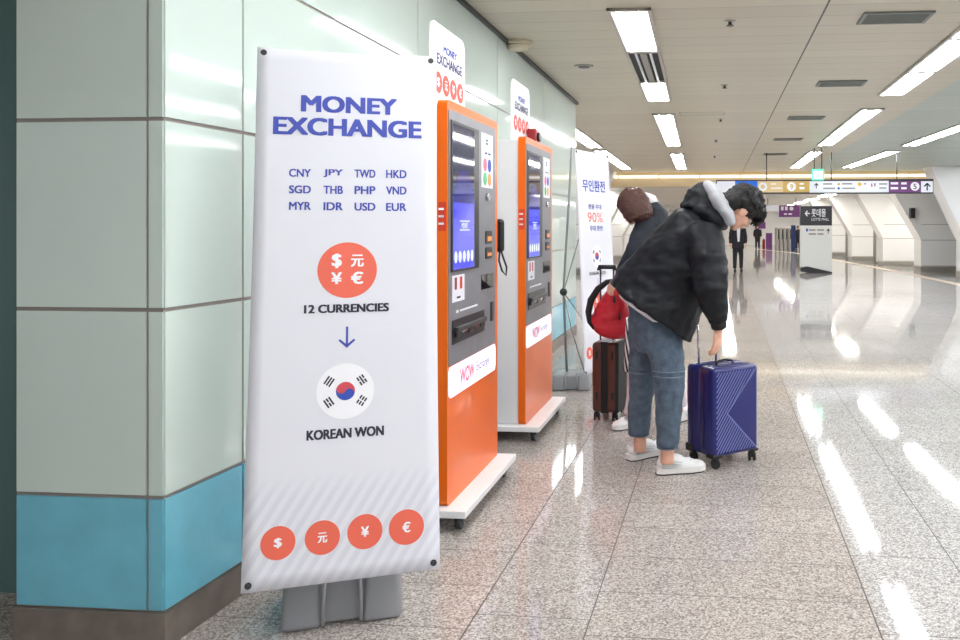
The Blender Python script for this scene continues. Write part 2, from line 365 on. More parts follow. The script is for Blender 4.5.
def flag(mb, pl, u, v, r, hh=.002):
    """red and blue roundel with four trigrams"""
    pts = lambda a0, a1, cx, cy, rr, n=14: [(cx + rr * math.cos(math.radians(a0 + (a1 - a0) * i / n)), cy + rr * math.sin(math.radians(a0 + (a1 - a0) * i / n))) for i in range(n + 1)]
    rot = math.radians(-30)
    def tr(L): return [(u + x * math.cos(rot) - y * math.sin(rot), v + x * math.sin(rot) + y * math.cos(rot)) for x, y in L]
    disc(mb, pl, u, v, r, M['fblue'], hh)
    # red: upper half, bulging down at left, bitten at right
    red = pts(0, 180, 0, 0, r) + pts(180, 360, -r / 2, 0, r / 2)[1:] 
    red = red + pts(180, 0, r / 2, 0, r / 2)[1:-1]
    poly(mb, pl, tr(red), M['fred'], hh + .0006)
    k = 0
    for sx, sy, bars in ((-1, 1, (1, 1, 1)), (1, 1, (0, 1, 0)), (-1, -1, (1, 0, 1)), (1, -1, (0, 0, 0))):
        d = Vector((sx * .83, sy * .55)).normalized(); e = Vector((-d.y, d.x)); c = Vector((u, v)) + d * r * 2.05
        for i, full in enumerate(bars):
            q = c + d * (i - 1) * r * .3
            segs = ((-.5, .5),) if full else ((-.5, -.06), (.06, .5))
            for a, b in segs:
                P = [q + e * a * r - d * r * .09, q + e * b * r - d * r * .09, q + e * b * r + d * r * .09, q + e * a * r + d * r * .09]
                poly(mb, pl, [tuple(x) for x in P], M['dark'], hh)

# ================================================================== SETTING
CZ = 3.11; XW = -1.86
fl = MB(); fl.box((-14, -6, -.1), (16, 75, 0)); struct(fl.build('floor', M['floor']))
ce = MB(); ce.box((-14, -6, CZ + .0), (16, 24.6, CZ + .1)); struct(ce.build('ceiling', M['ceiling']))
# wall_left with glass panels: rows and joints
rows = [(.127, .508, 'blue'), (.522, 1.154, 't'), (1.168, 1.812, 't'), (1.826, 2.455, 't'), (2.469, CZ, 't')]
P0 = onz(164, 648, 0); ycorner = P0.y; xcorner = P0.x
yj = onx(243, 300, XW).y; yend = onx(576, 200, XW).y
joints = [yj, onx(418, 200, XW).y]; step = joints[1] - joints[0]
while joints[-1] < yend - .3: joints.append(joints[-1] + step * .98)
joints[-1] = yend
WT = .3
wl = MB(); g = .006
# core
xl0 = (ray(15, 600) * (ycorner / ray(15, 600).y)).x
core = [(xcorner - .008, ycorner + .008, 0), (XW - .008, yj, 0), (XW - .008, yend, 0), (XW - 6, yend, 0), (XW - 6, yend - .2, 0), (xl0, yend - .2, 0), (xl0, ycorner + .008, 0)]
wl.prism([(x, y, z) for x, y, z in core], (0, 0, CZ), M['grout'])
def facepanel(mb, a, b, z0, z1, m, t=.008):
    a = Vector((a[0], a[1], 0)); b = Vector((b[0], b[1], 0)); d = (b - a).normalized(); n = Vector((d.y, -d.x, 0))
    a2 = a + d * g; b2 = b - d * g
    mb.prism([a2 - n * t + UP * z0, b2 - n * t + UP * z0, b2 + UP * z0, a2 + UP * z0], UP * (z1 - z0), m)
pts = [(xcorner, ycorner)] + [(XW, y) for y in joints]
for a, b in zip(pts, pts[1:]):
    for z0, z1, k in rows: facepanel(wl, a, b, z0, z1, M['blue'] if k == 'blue' else M['tile'])
wl.box((XW - 6, yend - .01, .127), (XW - .01, yend + .01, CZ), M['tile'])
# face of the wall's end towards the viewer
xl = (ray(15, 600) * (ycorner / ray(15, 600).y)).x; xm = (ray(147, 600) * (ycorner / ray(147, 600).y)).x
for a, b in (((xl, ycorner), (xm, ycorner)), ((xm, ycorner), (xcorner, ycorner))):
    for z0, z1, k in rows: facepanel(wl, a, b, z0, z1, M['blue'] if k == 'blue' else M['tile'])
struct(wl.build('wall_left'))
bb = MB()
bp = [(xl, ycorner - .012), (xcorner + .012, ycorner - .012), (XW + .012, yj), (XW + .012, yend), (XW - .05, yend), (XW - .05, yj), (xcorner - .05, ycorner + .05), (xl, ycorner + .05)]
bb.prism([(x, y, 0) for x, y in bp], (0, 0, .12)); struct(bb.build('baseboard_left', M['base']))
# recessed wall further left, its shade put into a darker tile colour
rw = MB(); yr = onz(8, 592, 0).y
rw.box((-14, yr, 0), (xl - .02, yr + .2, CZ), M['tile_shade']); rw.box((xl - .9, yr - .006, 0), (xl - .04, yr, CZ), M['tile_shade']); struct(rw.build('wall_recess'))
# ceiling edge angle along the wall
tr = MB(); tr.box((XW, ycorner, CZ - .03), (XW + .03, yend + .02, CZ)); struct(tr.build('trim_1', M['dmetal']))
# far hall: bulkhead, lower white ceiling, walls
bh = MB(); bh.box((-14, 24.6, 2.66), (16, 25.0, CZ + .1)); struct(bh.build('trim_2', M['beige']))
fc = MB(); fc.box((-14, 25.0, 2.72), (16, 75, 2.85)); struct(fc.build('ceiling', M['whitec']))
wb = MB(); wb.box((-14, 62, 0), (16, 62.3, 2.72)); struct(wb.build('wall_back', M['white']))
wr_ = MB(); wr_.box((12.5, -6, 0), (12.8, 62, CZ)); struct(wr_.build('wall_right', M['white']))
wk = MB(); wk.box((-13.5, yend, 0), (-13.2, 62, CZ)); struct(wk.build('wall_far_left', M['white']))
# slanted white fins on both sides of the concourse
def fin(d, px, side, n, depth=.9, ext=5.0, lean=.95, kick=True):
    base = at(px, 300, d); x = base.x; y = base.y; s = side
    top = CZ if y < 24 else 2.71
    prof = [(x + s * .0, 0), (x, 1.02), (x - s * lean, top), (x + s * ext, top), (x + s * ext, 0)]
    mb = MB(); mb.prism([(a, y, z) for a, z in prof], (0, depth, 0), M['white'])
    # panel joints and kick strip
    for z in (.18, 1.0, 1.5): mb.box((x + s * .02, y - .006, z - .008), (x + s * ext, y, z + .008), M['grout'])
    for k in (1.3, 2.7): mb.box((x + s * k - .008, y - .006, .2), (x + s * k + .008, y, 1.0), M['grout']); 
    mb.box((x - s * .01, y - .012, 0), (x + s * ext, y + depth + .01, .16), M['metal'])
    o = mb.build('trim_%d' % n); struct(o); return o
fn = 3
for d, px in ((22.2, 966), (25.5, 921), (29, 883), (33.5, 852), (38.5, 830), (44, 812)):
    fin(d, px, 1, fn, ext=12.4 - at(px, 300, d).x); fn += 1
for d, px in ((24.2, 583), (29, 600), (34, 622), (40, 640), (47, 655)):
    fin(d, px, -1, fn, ext=6.0); fn += 1
# pale curved stripe inlaid in the floor
st = MB(); sp_ = [(700, 246), (743, 247.5), (798, 253.5), (832, 259.5), (868, 266), (910, 274), (960, 285), (1010, 296)]
P = [onz(x, y, 0) for x, y in sp_]
for a, b in zip(P, P[1:]):
    n = Vector((-(b - a).y, (b - a).x, 0)).normalized() * .13
    f = st.bm.faces.new([st.bm.verts.new(q + UP * .003) for q in (a - n, b - n, b + n, a + n)])
struct(st.build('trim_%d' % fn, M['stripe'])); fn += 1
# doors in the right wall
dn = 1
for d, px in ((31, 874), (36, 846)):
    p = at(px, 300, d); mb = MB(); mb.box((p.x - .02, p.y, 0), (p.x + 1.0, p.y + .06, 2.1), M['metal']); mb.box((p.x + .08, p.y - .02, .05), (p.x + .9, p.y, 2.02), M['white'])
    hd = struct(mb.build('door_%d' % dn)); h = MB(); h.cyl((p.x + .16, p.y - .07, .9), (p.x + .16, p.y - .07, 1.2), .02); h.build('door_handle', M['dmetal'], hd); dn += 1

# ------------------------------------------------------------------ ceiling lights
def light_proto(lit=True):
    t = thing('ceiling_light', '', 'light')
    f = MB(); W = .17; L = .75
    for s in (-1, 1): f.box((s * W - .015 * (1 + s), -L, -.022), (s * W + .015 * (1 - s), L, .0), M['metal'])
    for s in (-1, 1): f.box((-W, s * L - .02 * (1 + s), -.022), (W, s * L + .02 * (1 - s), 0), M['metal'])
    f.build('frame', M['metal'], t)
    if lit:
        d = MB(); d.box((-W + .03, -L + .04, -.014), (W - .03, L - .04, -.006)); d.build('diffuser', M['lamp'], t)
        for x in (-.085, .085):
            u = MB(); u.box((x - .022, -L + .06, -.020), (x + .022, L - .06, -.0145)); u.build('tube', M['tube'], t)
    else:
        d = MB(); d.box((-W + .03, -L + .04, -.006), (W - .03, L - .04, 0)); d.build('back_plate', M['ventd'], t)
        for x in (-.07, .07):
            u = MB(); u.cyl((x, -L + .06, -.02), (x, L - .06, -.02), .013); u.build('tube', M['label'], t)
        u = MB(); u.box((-.03, -L + .05, -.03), (.03, L - .05, -.005)); u.build('reflector', M['lamp_d'], t)
    return t
LP = light_proto(); LD = None
row_words = {}
def light_row(px1, py1, px2, py2, spans, where, grp):
    """spans: list of (pyA, pyB) in the picture or (Ya, Yb) beyond it along one straight row"""
    A = onz(px1, py1, CZ); B = onz(px2, py2, CZ); d = (B - A).normalized(); ang = math.atan2(-d.x, d.y)
    return A, d, ang
first = [True]
def place_light(p, ang, label, grp, sy=1.0, z=None):
    X = Matrix.Translation((p.x, p.y, CZ if z is None else z)) @ Matrix.Rotation(ang, 4, 'Z') @ Matrix.Diagonal((1, sy, 1, 1))
    if first[0]:
        first[0] = False; LP.matrix_world = X; LP['label'] = label; LP['group'] = grp; return LP
    return dup(LP, X, label, grp)
def yofpy(py): return onz(700, py, CZ).y
def spread(A, d, ang, y0, y1, label, grp):
    n = max(1, round((y1 - y0) / 1.53)); L = (y1 - y0) / n
    for i in range(n):
        y = y0 + L * (i + .5); k = (y - A.y) / d.y
        place_light(A + d * k, ang, label if n == 1 else label + ', ' + ord_[i] + ' from its near end', grp, L / 1.5)
A, d, ang = light_row(630, 12, 678.7, 160, None, '', '')
ord_ = ['nearest', 'second', 'third', 'fourth', 'fifth', 'sixth', 'seventh', 'eighth', 'ninth', 'tenth'] + ['next'] * 20
spread(A, d, ang, yofpy(6), yofpy(49), 'lit ceiling panel in front of the dark unlit bay', 'lit ceiling panels of the middle row')
spread(A, d, ang, yofpy(80), yofpy(99.5), 'single lit fluorescent panel directly behind the dark unlit bay', 'lit ceiling panels of the middle row')
spread(A, d, ang, yofpy(113), yofpy(145), 'lit panel in the middle row\'s long stretch', 'lit ceiling panels of the middle row')
spread(A, d, ang, yofpy(153), yofpy(168.5), 'lit panel in the middle row\'s last stretch', 'lit ceiling panels of the middle row')
for i, y in enumerate((4.2, 2.6, 0.2, -1.4, -3.6)):
    k = (y - A.y) / d.y; place_light(A + d * k, ang, 'middle row panel above the camera, ' + ord_[i] + ' back from the picture', 'lit ceiling panels of the middle row')
yd = (yofpy(49) + yofpy(80)) / 2; LD = light_proto(False); k = (yd - A.y) / d.y; q = A + d * k
LD.matrix_world = Matrix.Translation((q.x, q.y, CZ)) @ Matrix.Rotation(ang, 4, 'Z') @ Matrix.Diagonal((1, (yofpy(80) - yofpy(49)) / 1.5, 1, 1))
LD['label'] = 'dark unlit ceiling light bay with bare grey tubes between lit panels'; LD['category'] = 'light'
A, d, ang = light_row(945, 53, 804.7, 160, None, '', '')
for y0, y1, lb in ((-3, 5.2, 'right row ceiling panel beside the camera'), (5.7, yofpy(97), 'lit panel in the upper right corner stretch'), (yofpy(110.5), yofpy(146), 'lit panel in the right row\'s middle stretch'), (yofpy(152), yofpy(168), 'lit panel in the right row\'s farthest stretch')):
    spread(A, d, ang, y0, y1, lb, 'lit ceiling panels of the right row')
A, d, ang = light_row(957, 128, 850, 166, None, '', '')
for y0, y1, lb in ((-3, 11, 'outer right row panel outside the picture'), (12.2, yofpy(147), 'lit panel in the outer right row\'s nearer stretch'), (yofpy(152), yofpy(168), 'lit panel in the outer right row\'s farther stretch')):
    spread(A, d, ang, y0, y1, lb, 'lit ceiling panels of the outer right row')
A, d, ang = light_row(577, 134, 640, 178, None, '', '')
for y0, y1, lb in ((yend + .3, yofpy(146), 'lit panel just past the tiled wall\'s corner'), (yofpy(149), yofpy(168), 'lit panel above the farther banner')):
    spread(A, d, ang, y0, y1, lb, 'lit ceiling panels of the left row')
A = Vector((7.6, 0, CZ)); d = Vector((0, 1, 0))
spread(A, d, 0, -3, 22, 'lit panel of the row beside the right wall', 'lit ceiling panels of the wall row')
# far hall lights
def far_light(x, y, l, w_, lb):
    t = thing('ceiling_light', lb, 'light', (x, y, 2.71), 'lights of the far hall'); f = MB(); f.box((x - w_ - .03, y - l - .03, 2.69), (x + w_ + .03, y + l + .03, 2.72)); f.build('frame', M['metal'], t)
    q = MB(); q.box((x - w_, y - l, 2.675), (x + w_, y + l, 2.689)); q.build('diffuser', M['farlamp'], t)
for i, y in enumerate((28, 33, 38, 43, 48, 53, 58)):
    for x in (-4.0, 0.5, 4.5, 7.5): far_light(x, y, 1.2, .22, 'long ceiling light in the lower hall beyond the beige beam')
# light strip on the beige beam
for i in range(12):
    x0 = -4.2 + i * 1.25; t = MB(); t.box((x0, 24.5, 2.93), (x0 + 1.2, 24.6, 3.0)); tag(t.build('strip_light', M['striplamp']), 'slim strip light on the face of the beige ceiling beam', 'light', 'strip lights along the beige beam')

# ------------------------------------------------------------------ ceiling fittings
for i, (px, py, s_, lb) in enumerate(((895, 17, 1., 'dark grey ceiling vent nearest, beside the upper right lights'), (841, 83, 1., 'second grey ceiling vent from the camera'), (806, 117.6, 1., 'third grey ceiling vent from the camera'), (788, 139, 1., 'fourth grey ceiling vent from the camera'), (775, 154, 1., 'farthest small grey ceiling vent'))):
    p = onz(px, py, CZ); t = thing('ceiling_vent', lb, 'vent', p, 'ceiling vents')
    f = MB(); 
    for a, b, c, e in ((-.27, -.17, .27, -.14), (-.27, .14, .27, .17), (-.27, -.14, -.24, .14), (.24, -.14, .27, .14)): f.box((p.x + a, p.y + b, CZ - .015), (p.x + c, p.y + e, CZ))
    f.build('frame', M['vent'], t); f = MB(); f.box((p.x - .24, p.y - .14, CZ - .003), (p.x + .24, p.y + .14, CZ)); f.build('backing', M['ventd'], t)
    f = MB()
    for k in range(9):
        y = p.y - .12 + k * .03; f.box((p.x - .24, y - .004, CZ - .013), (p.x + .24, y + .008, CZ - .004))
    f.build('grille', M['vent'], t)
for px, py, lb in ((730, 21, 'dark sprinkler head nearest the camera'), (724.7, 85, 'second dark sprinkler head'), (720.5, 119, 'third dark sprinkler head'), (716, 140, 'fourth dark sprinkler head'), (714.6, 156, 'farthest dark sprinkler head')):
    p = onz(px, py, CZ); t = thing('sprinkler_head', lb + ' in the beige ceiling', 'sprinkler', p, 'ceiling sprinklers')
    f = MB(); f.cyl((p.x, p.y, CZ), (p.x, p.y, CZ - .008), .045, .04); f.build('rose', M['metal'], t)
    f = MB(); f.cyl((p.x, p.y, CZ - .008), (p.x, p.y, CZ - .035), .014); f.cyl((p.x, p.y, CZ - .035), (p.x, p.y, CZ - .04), .03); f.build('deflector', M['dmetal'], t)
p = onz(518, 42, CZ); t = thing('smoke_detector', 'round cream smoke detector on the ceiling beside the tiled wall', 'detector', p)
f = MB(); f.cyl((p.x, p.y, CZ), (p.x, p.y, CZ - .03), .13, .125, 28); f.build('base', M['cream'], t); f = MB(); f.cyl((p.x, p.y, CZ - .03), (p.x, p.y, CZ - .07), .1, .085, 28); f.build('sensor', M['cream'], t)
p = onz(584, 66, CZ); t = thing('ceiling_speaker', 'small round ceiling speaker with dark centre left of the middle lights', 'speaker', p)
f = MB(); f.cyl((p.x, p.y, CZ), (p.x, p.y, CZ - .012), .1, .09, 28); f.build('rim', M['metal'], t); f = MB(); f.cyl((p.x, p.y, CZ - .012), (p.x, p.y, CZ - .016), .062, .06, 24); f.build('mesh', M['dmetal'], t)
p = onz(702, 113.5, CZ); f = MB()
for a, b, c, e in ((-.33, -.15, .33, -.14), (-.33, .14, .33, .15), (-.33, -.14, -.32, .14), (.32, -.14, .33, .14)): f.box((p.x + a, p.y + b, CZ - .003), (p.x + c, p.y + e, CZ))
tag(f.build('access_hatch', M['vent']), 'outlined rectangular access hatch in the ceiling right of the middle lights', 'hatch')

# ================================================================== X-BANNER NEAR
def banner(name, label, BL, TL, BR, rings, sag=.0):
    """cloth from three corners; returns root, plane, cloth plane"""
    U = (BR - BL); W = U.length; U = U / W; V = TL - BL; V = V - U * V.dot(U); L = V.length; V = V / L
    pl = Plane(BL, U, V); return pl, W, L
BLc = cw((241 - PX) / F * 2.64, 2.64, H - (593 - PY) / F * 2.64)
TLc = cw((260 - PX) / F * 2.975, 2.975, H - (47 - PY) / F * 2.975)
dirU = (RT * .956 + FW * .292).normalized()
pl = Plane(BLc, dirU, (TLc - BLc)); 
# keep V in the leaning plane and square to U
V = (TLc - BLc); V = (V - dirU * V.dot(dirU)).normalized(); pl = Plane(BLc, dirU, V)
def cloth(pl, corners, parent, m, nx=14, ny=40, curl=.012, name='cloth'):
    """corners in uv: bl, br, tr, tl"""
    bm = bmesh.new(); uvl = bm.loops.layers.uv.new('uv'); bl, br, tr_, tl = [Vector(c) for c in corners]; G = []
    for j in range(ny + 1):
        r = []
        for i in range(nx + 1):
            a = i / nx; b = j / ny; q = (bl * (1 - a) + br * a) * (1 - b) + (tl * (1 - a) + tr_ * a) * b
            edge = 0
            q = q + Vector((math.sin(b * math.pi) * .004 * (1 if a < .5 else -1) * (2 * abs(a - .5)), -.006 * math.sin(a * math.pi) * (1 if j == ny else 0)))
            r.append((bm.verts.new(pl.p(q.x, q.y, 0)), (a, b)))
        G.append(r)
    for j in range(ny):
        for i in range(nx):
            L = [G[j][i], G[j][i + 1], G[j + 1][i + 1], G[j + 1][i]]; f = bm.faces.new([x[0] for x in L]); f.smooth = True
            for lp, x in zip(f.loops, L): lp[uvl].uv = x[1]
    bmesh.ops.solidify(bm, geom=bm.faces[:], thickness=.0012) if False else None
    X = minv(parent)
    for v in bm.verts: v.co = X @ v.co
    me = bpy.data.meshes.new(name); bm.to_mesh(me); bm.free(); me.materials.append(m)
    o = bpy.data.objects.new(name, me); C.objects.link(o); o.parent = parent
    md = o.modifiers.new('thickness', 'SOLIDIFY'); md.thickness = .0015; md.offset = -1 if True else 1
    return o
bc = onz(342, 612, 0); baseM = Matrix.Translation(bc)
t = thing('banner_stand', 'tall white money exchange banner on a grey base, nearest and largest', 'banner', baseM)
uvs = [pl.uv(*p) for p in ((240.5, 594), (440, 568.5), (436.5, 56.5), (257.5, 47))]
cl = cloth(pl, uvs, t, M['banner'])
mb = MB(); text_px(mb, pl, 'MONEY', 301, 97, 397, 113.5, None, .045); text_px(mb, pl, 'EXCHANGE', 273, 119, 421.5, 136.5, None, .045); mb.build('heading', M['ink'], cl)
cols_ = ((289, 311), (323.5, 343), (354.5, 375.5), (386, 406.5))
for r, (ws, y) in enumerate(((('CNY', 'JPY', 'TWD', 'HKD'), 173), (('SGD', 'THB', 'PHP', 'VND'), 189.5), (('MYR', 'IDR', 'USD', 'EUR'), 206))):
    for (a, b), s_ in zip(cols_, ws): mb = MB(); text_px(mb, pl, s_, a, y - 4 + (a - 289) * .012, b, y + 4 + (a - 289) * .012, None, .03); mb.build('currency_code', M['ink'], cl)
def coin(pl, px, py, rpx, syms, parent, name='coin_symbol'):
    u, v = pl.uv(px, py); r = abs(pl.uv(px + rpx, py)[0] - u)
    mb = MB(); disc(mb, pl, u, v, r, M['coin'], .0012)
    for s_, a, b, w_, h_ in syms: put_text(mb, pl, s_, u + (a - w_ / 2) * r, v + (b - h_ / 2) * r, u + (a + w_ / 2) * r, v + (b + h_ / 2) * r, M['wprint'], .04, .0024)
    mb.build(name, None, parent)
coin(pl, 347.5, 270, 29.5, (('$', -.36, .33, .34, .52), ('元', .33, .33, .44, .44), ('¥', -.36, -.29, .36, .42), ('€', .33, -.29, .42, .44)), cl)
mb = MB(); text_px(mb, pl, '12 CURRENCIES', 304, 304, 389, 312.5, None, .05); mb.build('caption', M['dark'], cl); mb = MB(); text_px(mb, pl, 'KOREAN WON', 306.5, 428, 384, 438, None, .05); mb.build('caption', M['dark'], cl)
mb = MB(); u, v = pl.uv(347, 336); k = abs(pl.uv(348, 336)[0] - u)
quad(mb, pl, u - 1.1 * k, v - 9 * k, u + 1.1 * k, v + 10 * k, None, .0015)
for s_ in (-1, 1): poly(mb, pl, [(u, v - 12.5 * k), (u, v - 9 * k), (u + s_ * 7 * k, v - 3 * k), (u + s_ * 8.4 * k, v - 4.7 * k)][::s_], None, .0019)
mb.build('arrow', M['ink'], cl)
mb = MB(); u, v = pl.uv(345.5, 391); k = abs(pl.uv(346.5, 391)[0] - u); disc(mb, pl, u, v, 29 * k, M['wprint'], .0012); flag(mb, pl, u, v, 9.6 * k); mb.build('flag_emblem', None, cl)
for px, py, s_ in ((278, 543, '$'), (322.5, 537.5, '元'), (365, 531.5, '¥'), (406.5, 527, '€')):
    coin(pl, px, py, 17.5, ((s_, 0, 0, .55 if s_ == '元' else .46, .6),), cl)
# stand: base, pole, four arms, corner hooks
Bu = dirU; Bn = Vector((-Bu.y, Bu.x, 0))           # Bn points away from the viewer
def blk(mb, pl0, a, b, c, d, z0, z1, m=None, bev=.015):
    fr = Matrix.Translation(pl0) @ Matrix((Bu, Bn, UP)).transposed().to_4x4(); mb.box((a, c, z0), (b, d, z1), m, bev, fr, 3)
def stand_base(root, org, fr, W=.42, Dp=.32, hh=.17):
    """two moulded lobes joined by a ribbed waist"""
    mb = MB()
    for s_ in (-1, 1):
        q = bmesh.new(); bmesh.ops.create_cube(q, size=1)
        for v_ in q.verts:
            k = .86 if v_.co.z > 0 else 1.0; v_.co = Vector((s_ * (W / 2 - W * .17) + v_.co.x * W * .34 * k, v_.co.y * Dp * k, (v_.co.z + .5) * hh))
        bmesh.ops.bevel(q, geom=q.edges[:], offset=.022, segments=4, affect='EDGES', profile=.5)
        for f_ in q.faces: f_.smooth = True
        mb.merge(q, fr)
    mb.box((-W * .2, -Dp * .40, .004), (W * .2, Dp * .40, hh * .93), None, .012, fr, 3)
    a = mb.build('base', M['plastic'], root)
    for x in (-W * .155, W * .155):
        rb = MB(); rb.tube([fr @ Vector((x, -Dp * .49, .012)), fr @ Vector((x, -Dp * .475, hh * .5)), fr @ Vector((x * .93, -Dp * .43, hh * .92)), fr @ Vector((x * .9, -Dp * .3, hh * 1.0)), fr @ Vector((x * .9, Dp * .3, hh * 1.0))], .007, 8); rb.build('rib', M['plastic'], a)
    return a
fr = Matrix.Translation(onz(342, 627, 0) + Bn * .16) @ Matrix((Bu, Bn, UP)).transposed().to_4x4()
stand_base(t, None, fr)
cB = fr @ Vector((0, 0, 0))
mb = MB(); ctr = pl.p(.31, .95, -.05); mb.tube([cB + UP * .15, cB + UP * .4, ctr - Vector((0, 0, .1)), ctr], .012); mb.build('pole', M['pole'], t)
mb = MB(); mb.ell(ctr, (.035, 0, 0), (0, .035, 0), (0, 0, .035)); hub = mb.build('hub', M['dmetal'], t)
for c_ in uvs:
    e = pl.p(c_[0] + (.02 if c_[0] < .3 else -.02), c_[1] + (.02 if c_[1] < .5 else -.02), -.006); mb = MB(); mb.tube([ctr, (ctr + e) / 2 + pl.N * -.03, e], .005); mb.build('arm', M['pole'], t)
    g_ = MB(); e2 = pl.p(c_[0] + (.022 if c_[0] < .3 else -.022), c_[1] + (.022 if c_[1] < .5 else -.02), 0)
    g_.cyl(e2 - pl.N * .002, e2 + pl.N * .003, .011, n=18); g_.cyl(e2 + pl.N * .003, e2 + pl.N * .008, .005, n=12); g_.build('eyelet', M['dmetal'], t)

# ================================================================== MACHINES
XF = -1.27
y1 = onx(447.2, 508, XF).y; y2 = onx(497.5, 300, XF).y; MW = y2 - y1
print('machine', y1, MW, 'wall end', yend, 'joints', joints, 'corner', xcorner, ycorner)
Zt = 2.055; Zb = .11
t = thing('exchange_machine', 'nearer orange and white currency exchange kiosk directly behind the big banner', 'kiosk', (XF - .28, (y1 + y2) / 2, 0), 'currency exchange machines')
def fq(x, y): q = onx(x, y, XF); return q.y, q.z
fp = Plane((XF, 0, 0), (0, 1, 0), (0, 0, 1))        # u = world Y, v = z, N = +X
mb = MB()
mb.prism([(XF - .05, a, b) for a, b in rrect(y1, Zb, y2, Zt, .03)], (.05, 0, 0)); sh = mb.build('front_shell', M['orange'], t)
mb = MB(); mb.box((XW + .03, y1 + .015, Zb), (XF - .05, y2 - .015, Zt - .02), None, .01); mb.build('cabinet', M['mwhite'], t)
mb = MB(); mb.box((XW + .02, y1 - .05, .075), (XF + .105, y2 + .03, Zb), None, .004); ct = mb.build('cart_platform', M['cart'], t)
for a in (y1 + .03, y2 - .06):
    for x in (XF + .05, XW + .1):
        w_ = MB(); w_.cyl((x - .014, a, .032), (x + .014, a, .032), .032); w_.box((x - .02, a - .02, .04), (x + .02, a + .02, .075)); w_.build('caster', M['dmetal'], ct)
mb = MB(); gy0, gz1 = fq(447.8, 108.5); gy1, _ = fq(494.2, 126); gz0 = fq(447.8, 367.5)[1]
gy0 = y1 + .012; gy1 = y2 - .06
mb.prism([(XF, a, b) for a, b in rrect(gy0, gz0, gy1, gz1, .012)], (.004, 0, 0)); gp = mb.build('control_panel', M['grey'], t)
def rect(name, x0, y0, x1, y1_, m, h=.004, th=.002, parent=None, rad=0.):
    a, b = fq(x0, y0); c, _ = fq(x1, y1_); d = fq(x0, y1_)[1]
    mb = MB()
    if rad: mb.prism([(XF + h, p_, q_) for p_, q_ in rrect(a, d, c, b, rad)], (th, 0, 0))
    else: mb.box((XF + h, a, d), (XF + h + th, c, b))
    return mb.build(name, m, parent or t), (a, d, c, b)
sb, _ = rect('screen_bezel', 449.8, 119.5, 477.5, 272.5, M['black'], .003, .006)
ds, R1 = rect('display', 451, 123, 472.5, 270.5, M['disp'], .008, .002)
_, R = rect('display_image', 451.1, 196, 472.3, 270, M['dispb'], .0095, .001, ds)
mb = MB(); yc = (R[0] + R[2]) / 2; hw = (R[2] - R[0]) / 2; zt = R[3]
mb.prism([(XF + .0102, yc + hw * .96 * math.cos(a), zt - .03 + .17 * math.sin(a)) for a in [math.pi * k / 16 for k in range(17)]], (.0005, 0, 0)); mb.build('display_graphic', M['dispn'], ds)
mb = MB(); pf = Plane((XF + .0112, 0, 0), (0, 1, 0), (0, 0, 1))
for k in range(5): disc(mb, pf, R[0] + (k + .6) * (R[2] - R[0]) / 5.2, R[1] + .06, .024, None, 0, 20, ry=.03)
quad(mb, pf, R[0] + .1, R[1] + .235, R[2] - .08, R[1] + .24, None, 0); quad(mb, pf, R[0] + .1, R[1] + .19, R[2] - .08, R[1] + .195, None, 0); put_text(mb, pf, 'MONEY', R[0] + .13, R[1] + .2, R[2] - .11, R[1] + .23, None, .02, 0)
mb.build('display_icons', M['dispw'], ds)
lb, R = rect('instruction_label', 480.7, 132, 491.8, 187, M['label'], .004, .001)
lp = Plane((XF + .0055, 0, 0), (0, 1, 0), (0, 0, 1)); mb = MB(); w_ = R[2] - R[0]
for a, b, m_ in ((.3, .42, 'pink'), (.7, .42, 'fblue'), (.3, .16, 'green'), (.7, .16, 'orp')): disc(mb, lp, R[0] + w_ * a, R[1] + (R[3] - R[1]) * b, w_ * .17, M[m_], 0, 20)
for k, b in enumerate((.86, .8, .62)):
    for a in (.28, .58) if k == 2 else (.35,): quad(mb, lp, R[0] + w_ * a, R[1] + (R[3] - R[1]) * b, R[0] + w_ * (a + .22), R[1] + (R[3] - R[1]) * (b + .035), M['navy'], 0)
mb.build('label_print', None, lb)
for x0, y0, x1, y1_ in ((484.5, 231, 490.5, 244), (484.5, 247.5, 490.5, 259)):
    o, R = rect('card_reader', x0, y0, x1, y1_, M['bronze'], .004, .006, None, .01); mb = MB(); mb.box((XF + .01, R[0] + .02, R[1] + .015), (XF + .014, R[2] - .02, R[3] - .03)); mb.build('slot', M['orp'], o)
rect('scanner_window', 480.3, 275, 491.8, 290, M['bglass'], .004, .003)
mb = MB(); c_ = fq(486, 197); mb.cyl((XF + .004, c_[0], c_[1]), (XF + .02, c_[0], c_[1]), .02); mb.build('camera_lens', M['chrome'], t)
lb, R = rect('warning_label', 451.3, 276, 463.6, 303, M['label'], .004, .001); mb = MB(); w_ = R[2] - R[0]
quad(mb, lp, R[0] + w_ * .18, R[1] + .06, R[0] + w_ * .36, R[1] + .12, M['dred'], 0); quad(mb, lp, R[0] + w_ * .6, R[1] + .06, R[0] + w_ * .8, R[1] + .12, M['red'], 0); quad(mb, lp, R[0] + w_ * .35, R[1] + .015, R[0] + w_ * .65, R[1] + .025, M['dark'], 0); mb.build('label_print', None, lb)
tr_, R = rect('bill_tray', 451, 321, 483, 334, M['black'], .004, .004); 
mb = MB(); z0_ = fq(451, 345)[1]; mb.box((XF + .004, R[0], z0_), (XF + .008, R[2], R[3])); bpy.data.objects.remove(tr_); tr_ = mb.build('bill_tray', M['black'], t)
mb = MB()
for k in range(5): mb.box((XF + .008, R[0] + .03 + k * .1, z0_ + .03 + .012 * (k % 2)), (XF + .02, R[0] + .11 + k * .1, z0_ + .07 + .012 * (k % 2)), M['chrome'] if k % 2 else M['bronze'], .004)
mb.box((XF + .008, R[0] + .02, R[3] - .06), (XF + .03, R[2] - .02, R[3] - .035), M['dmetal'], .004); mb.build('dispenser_slot', None, tr_)
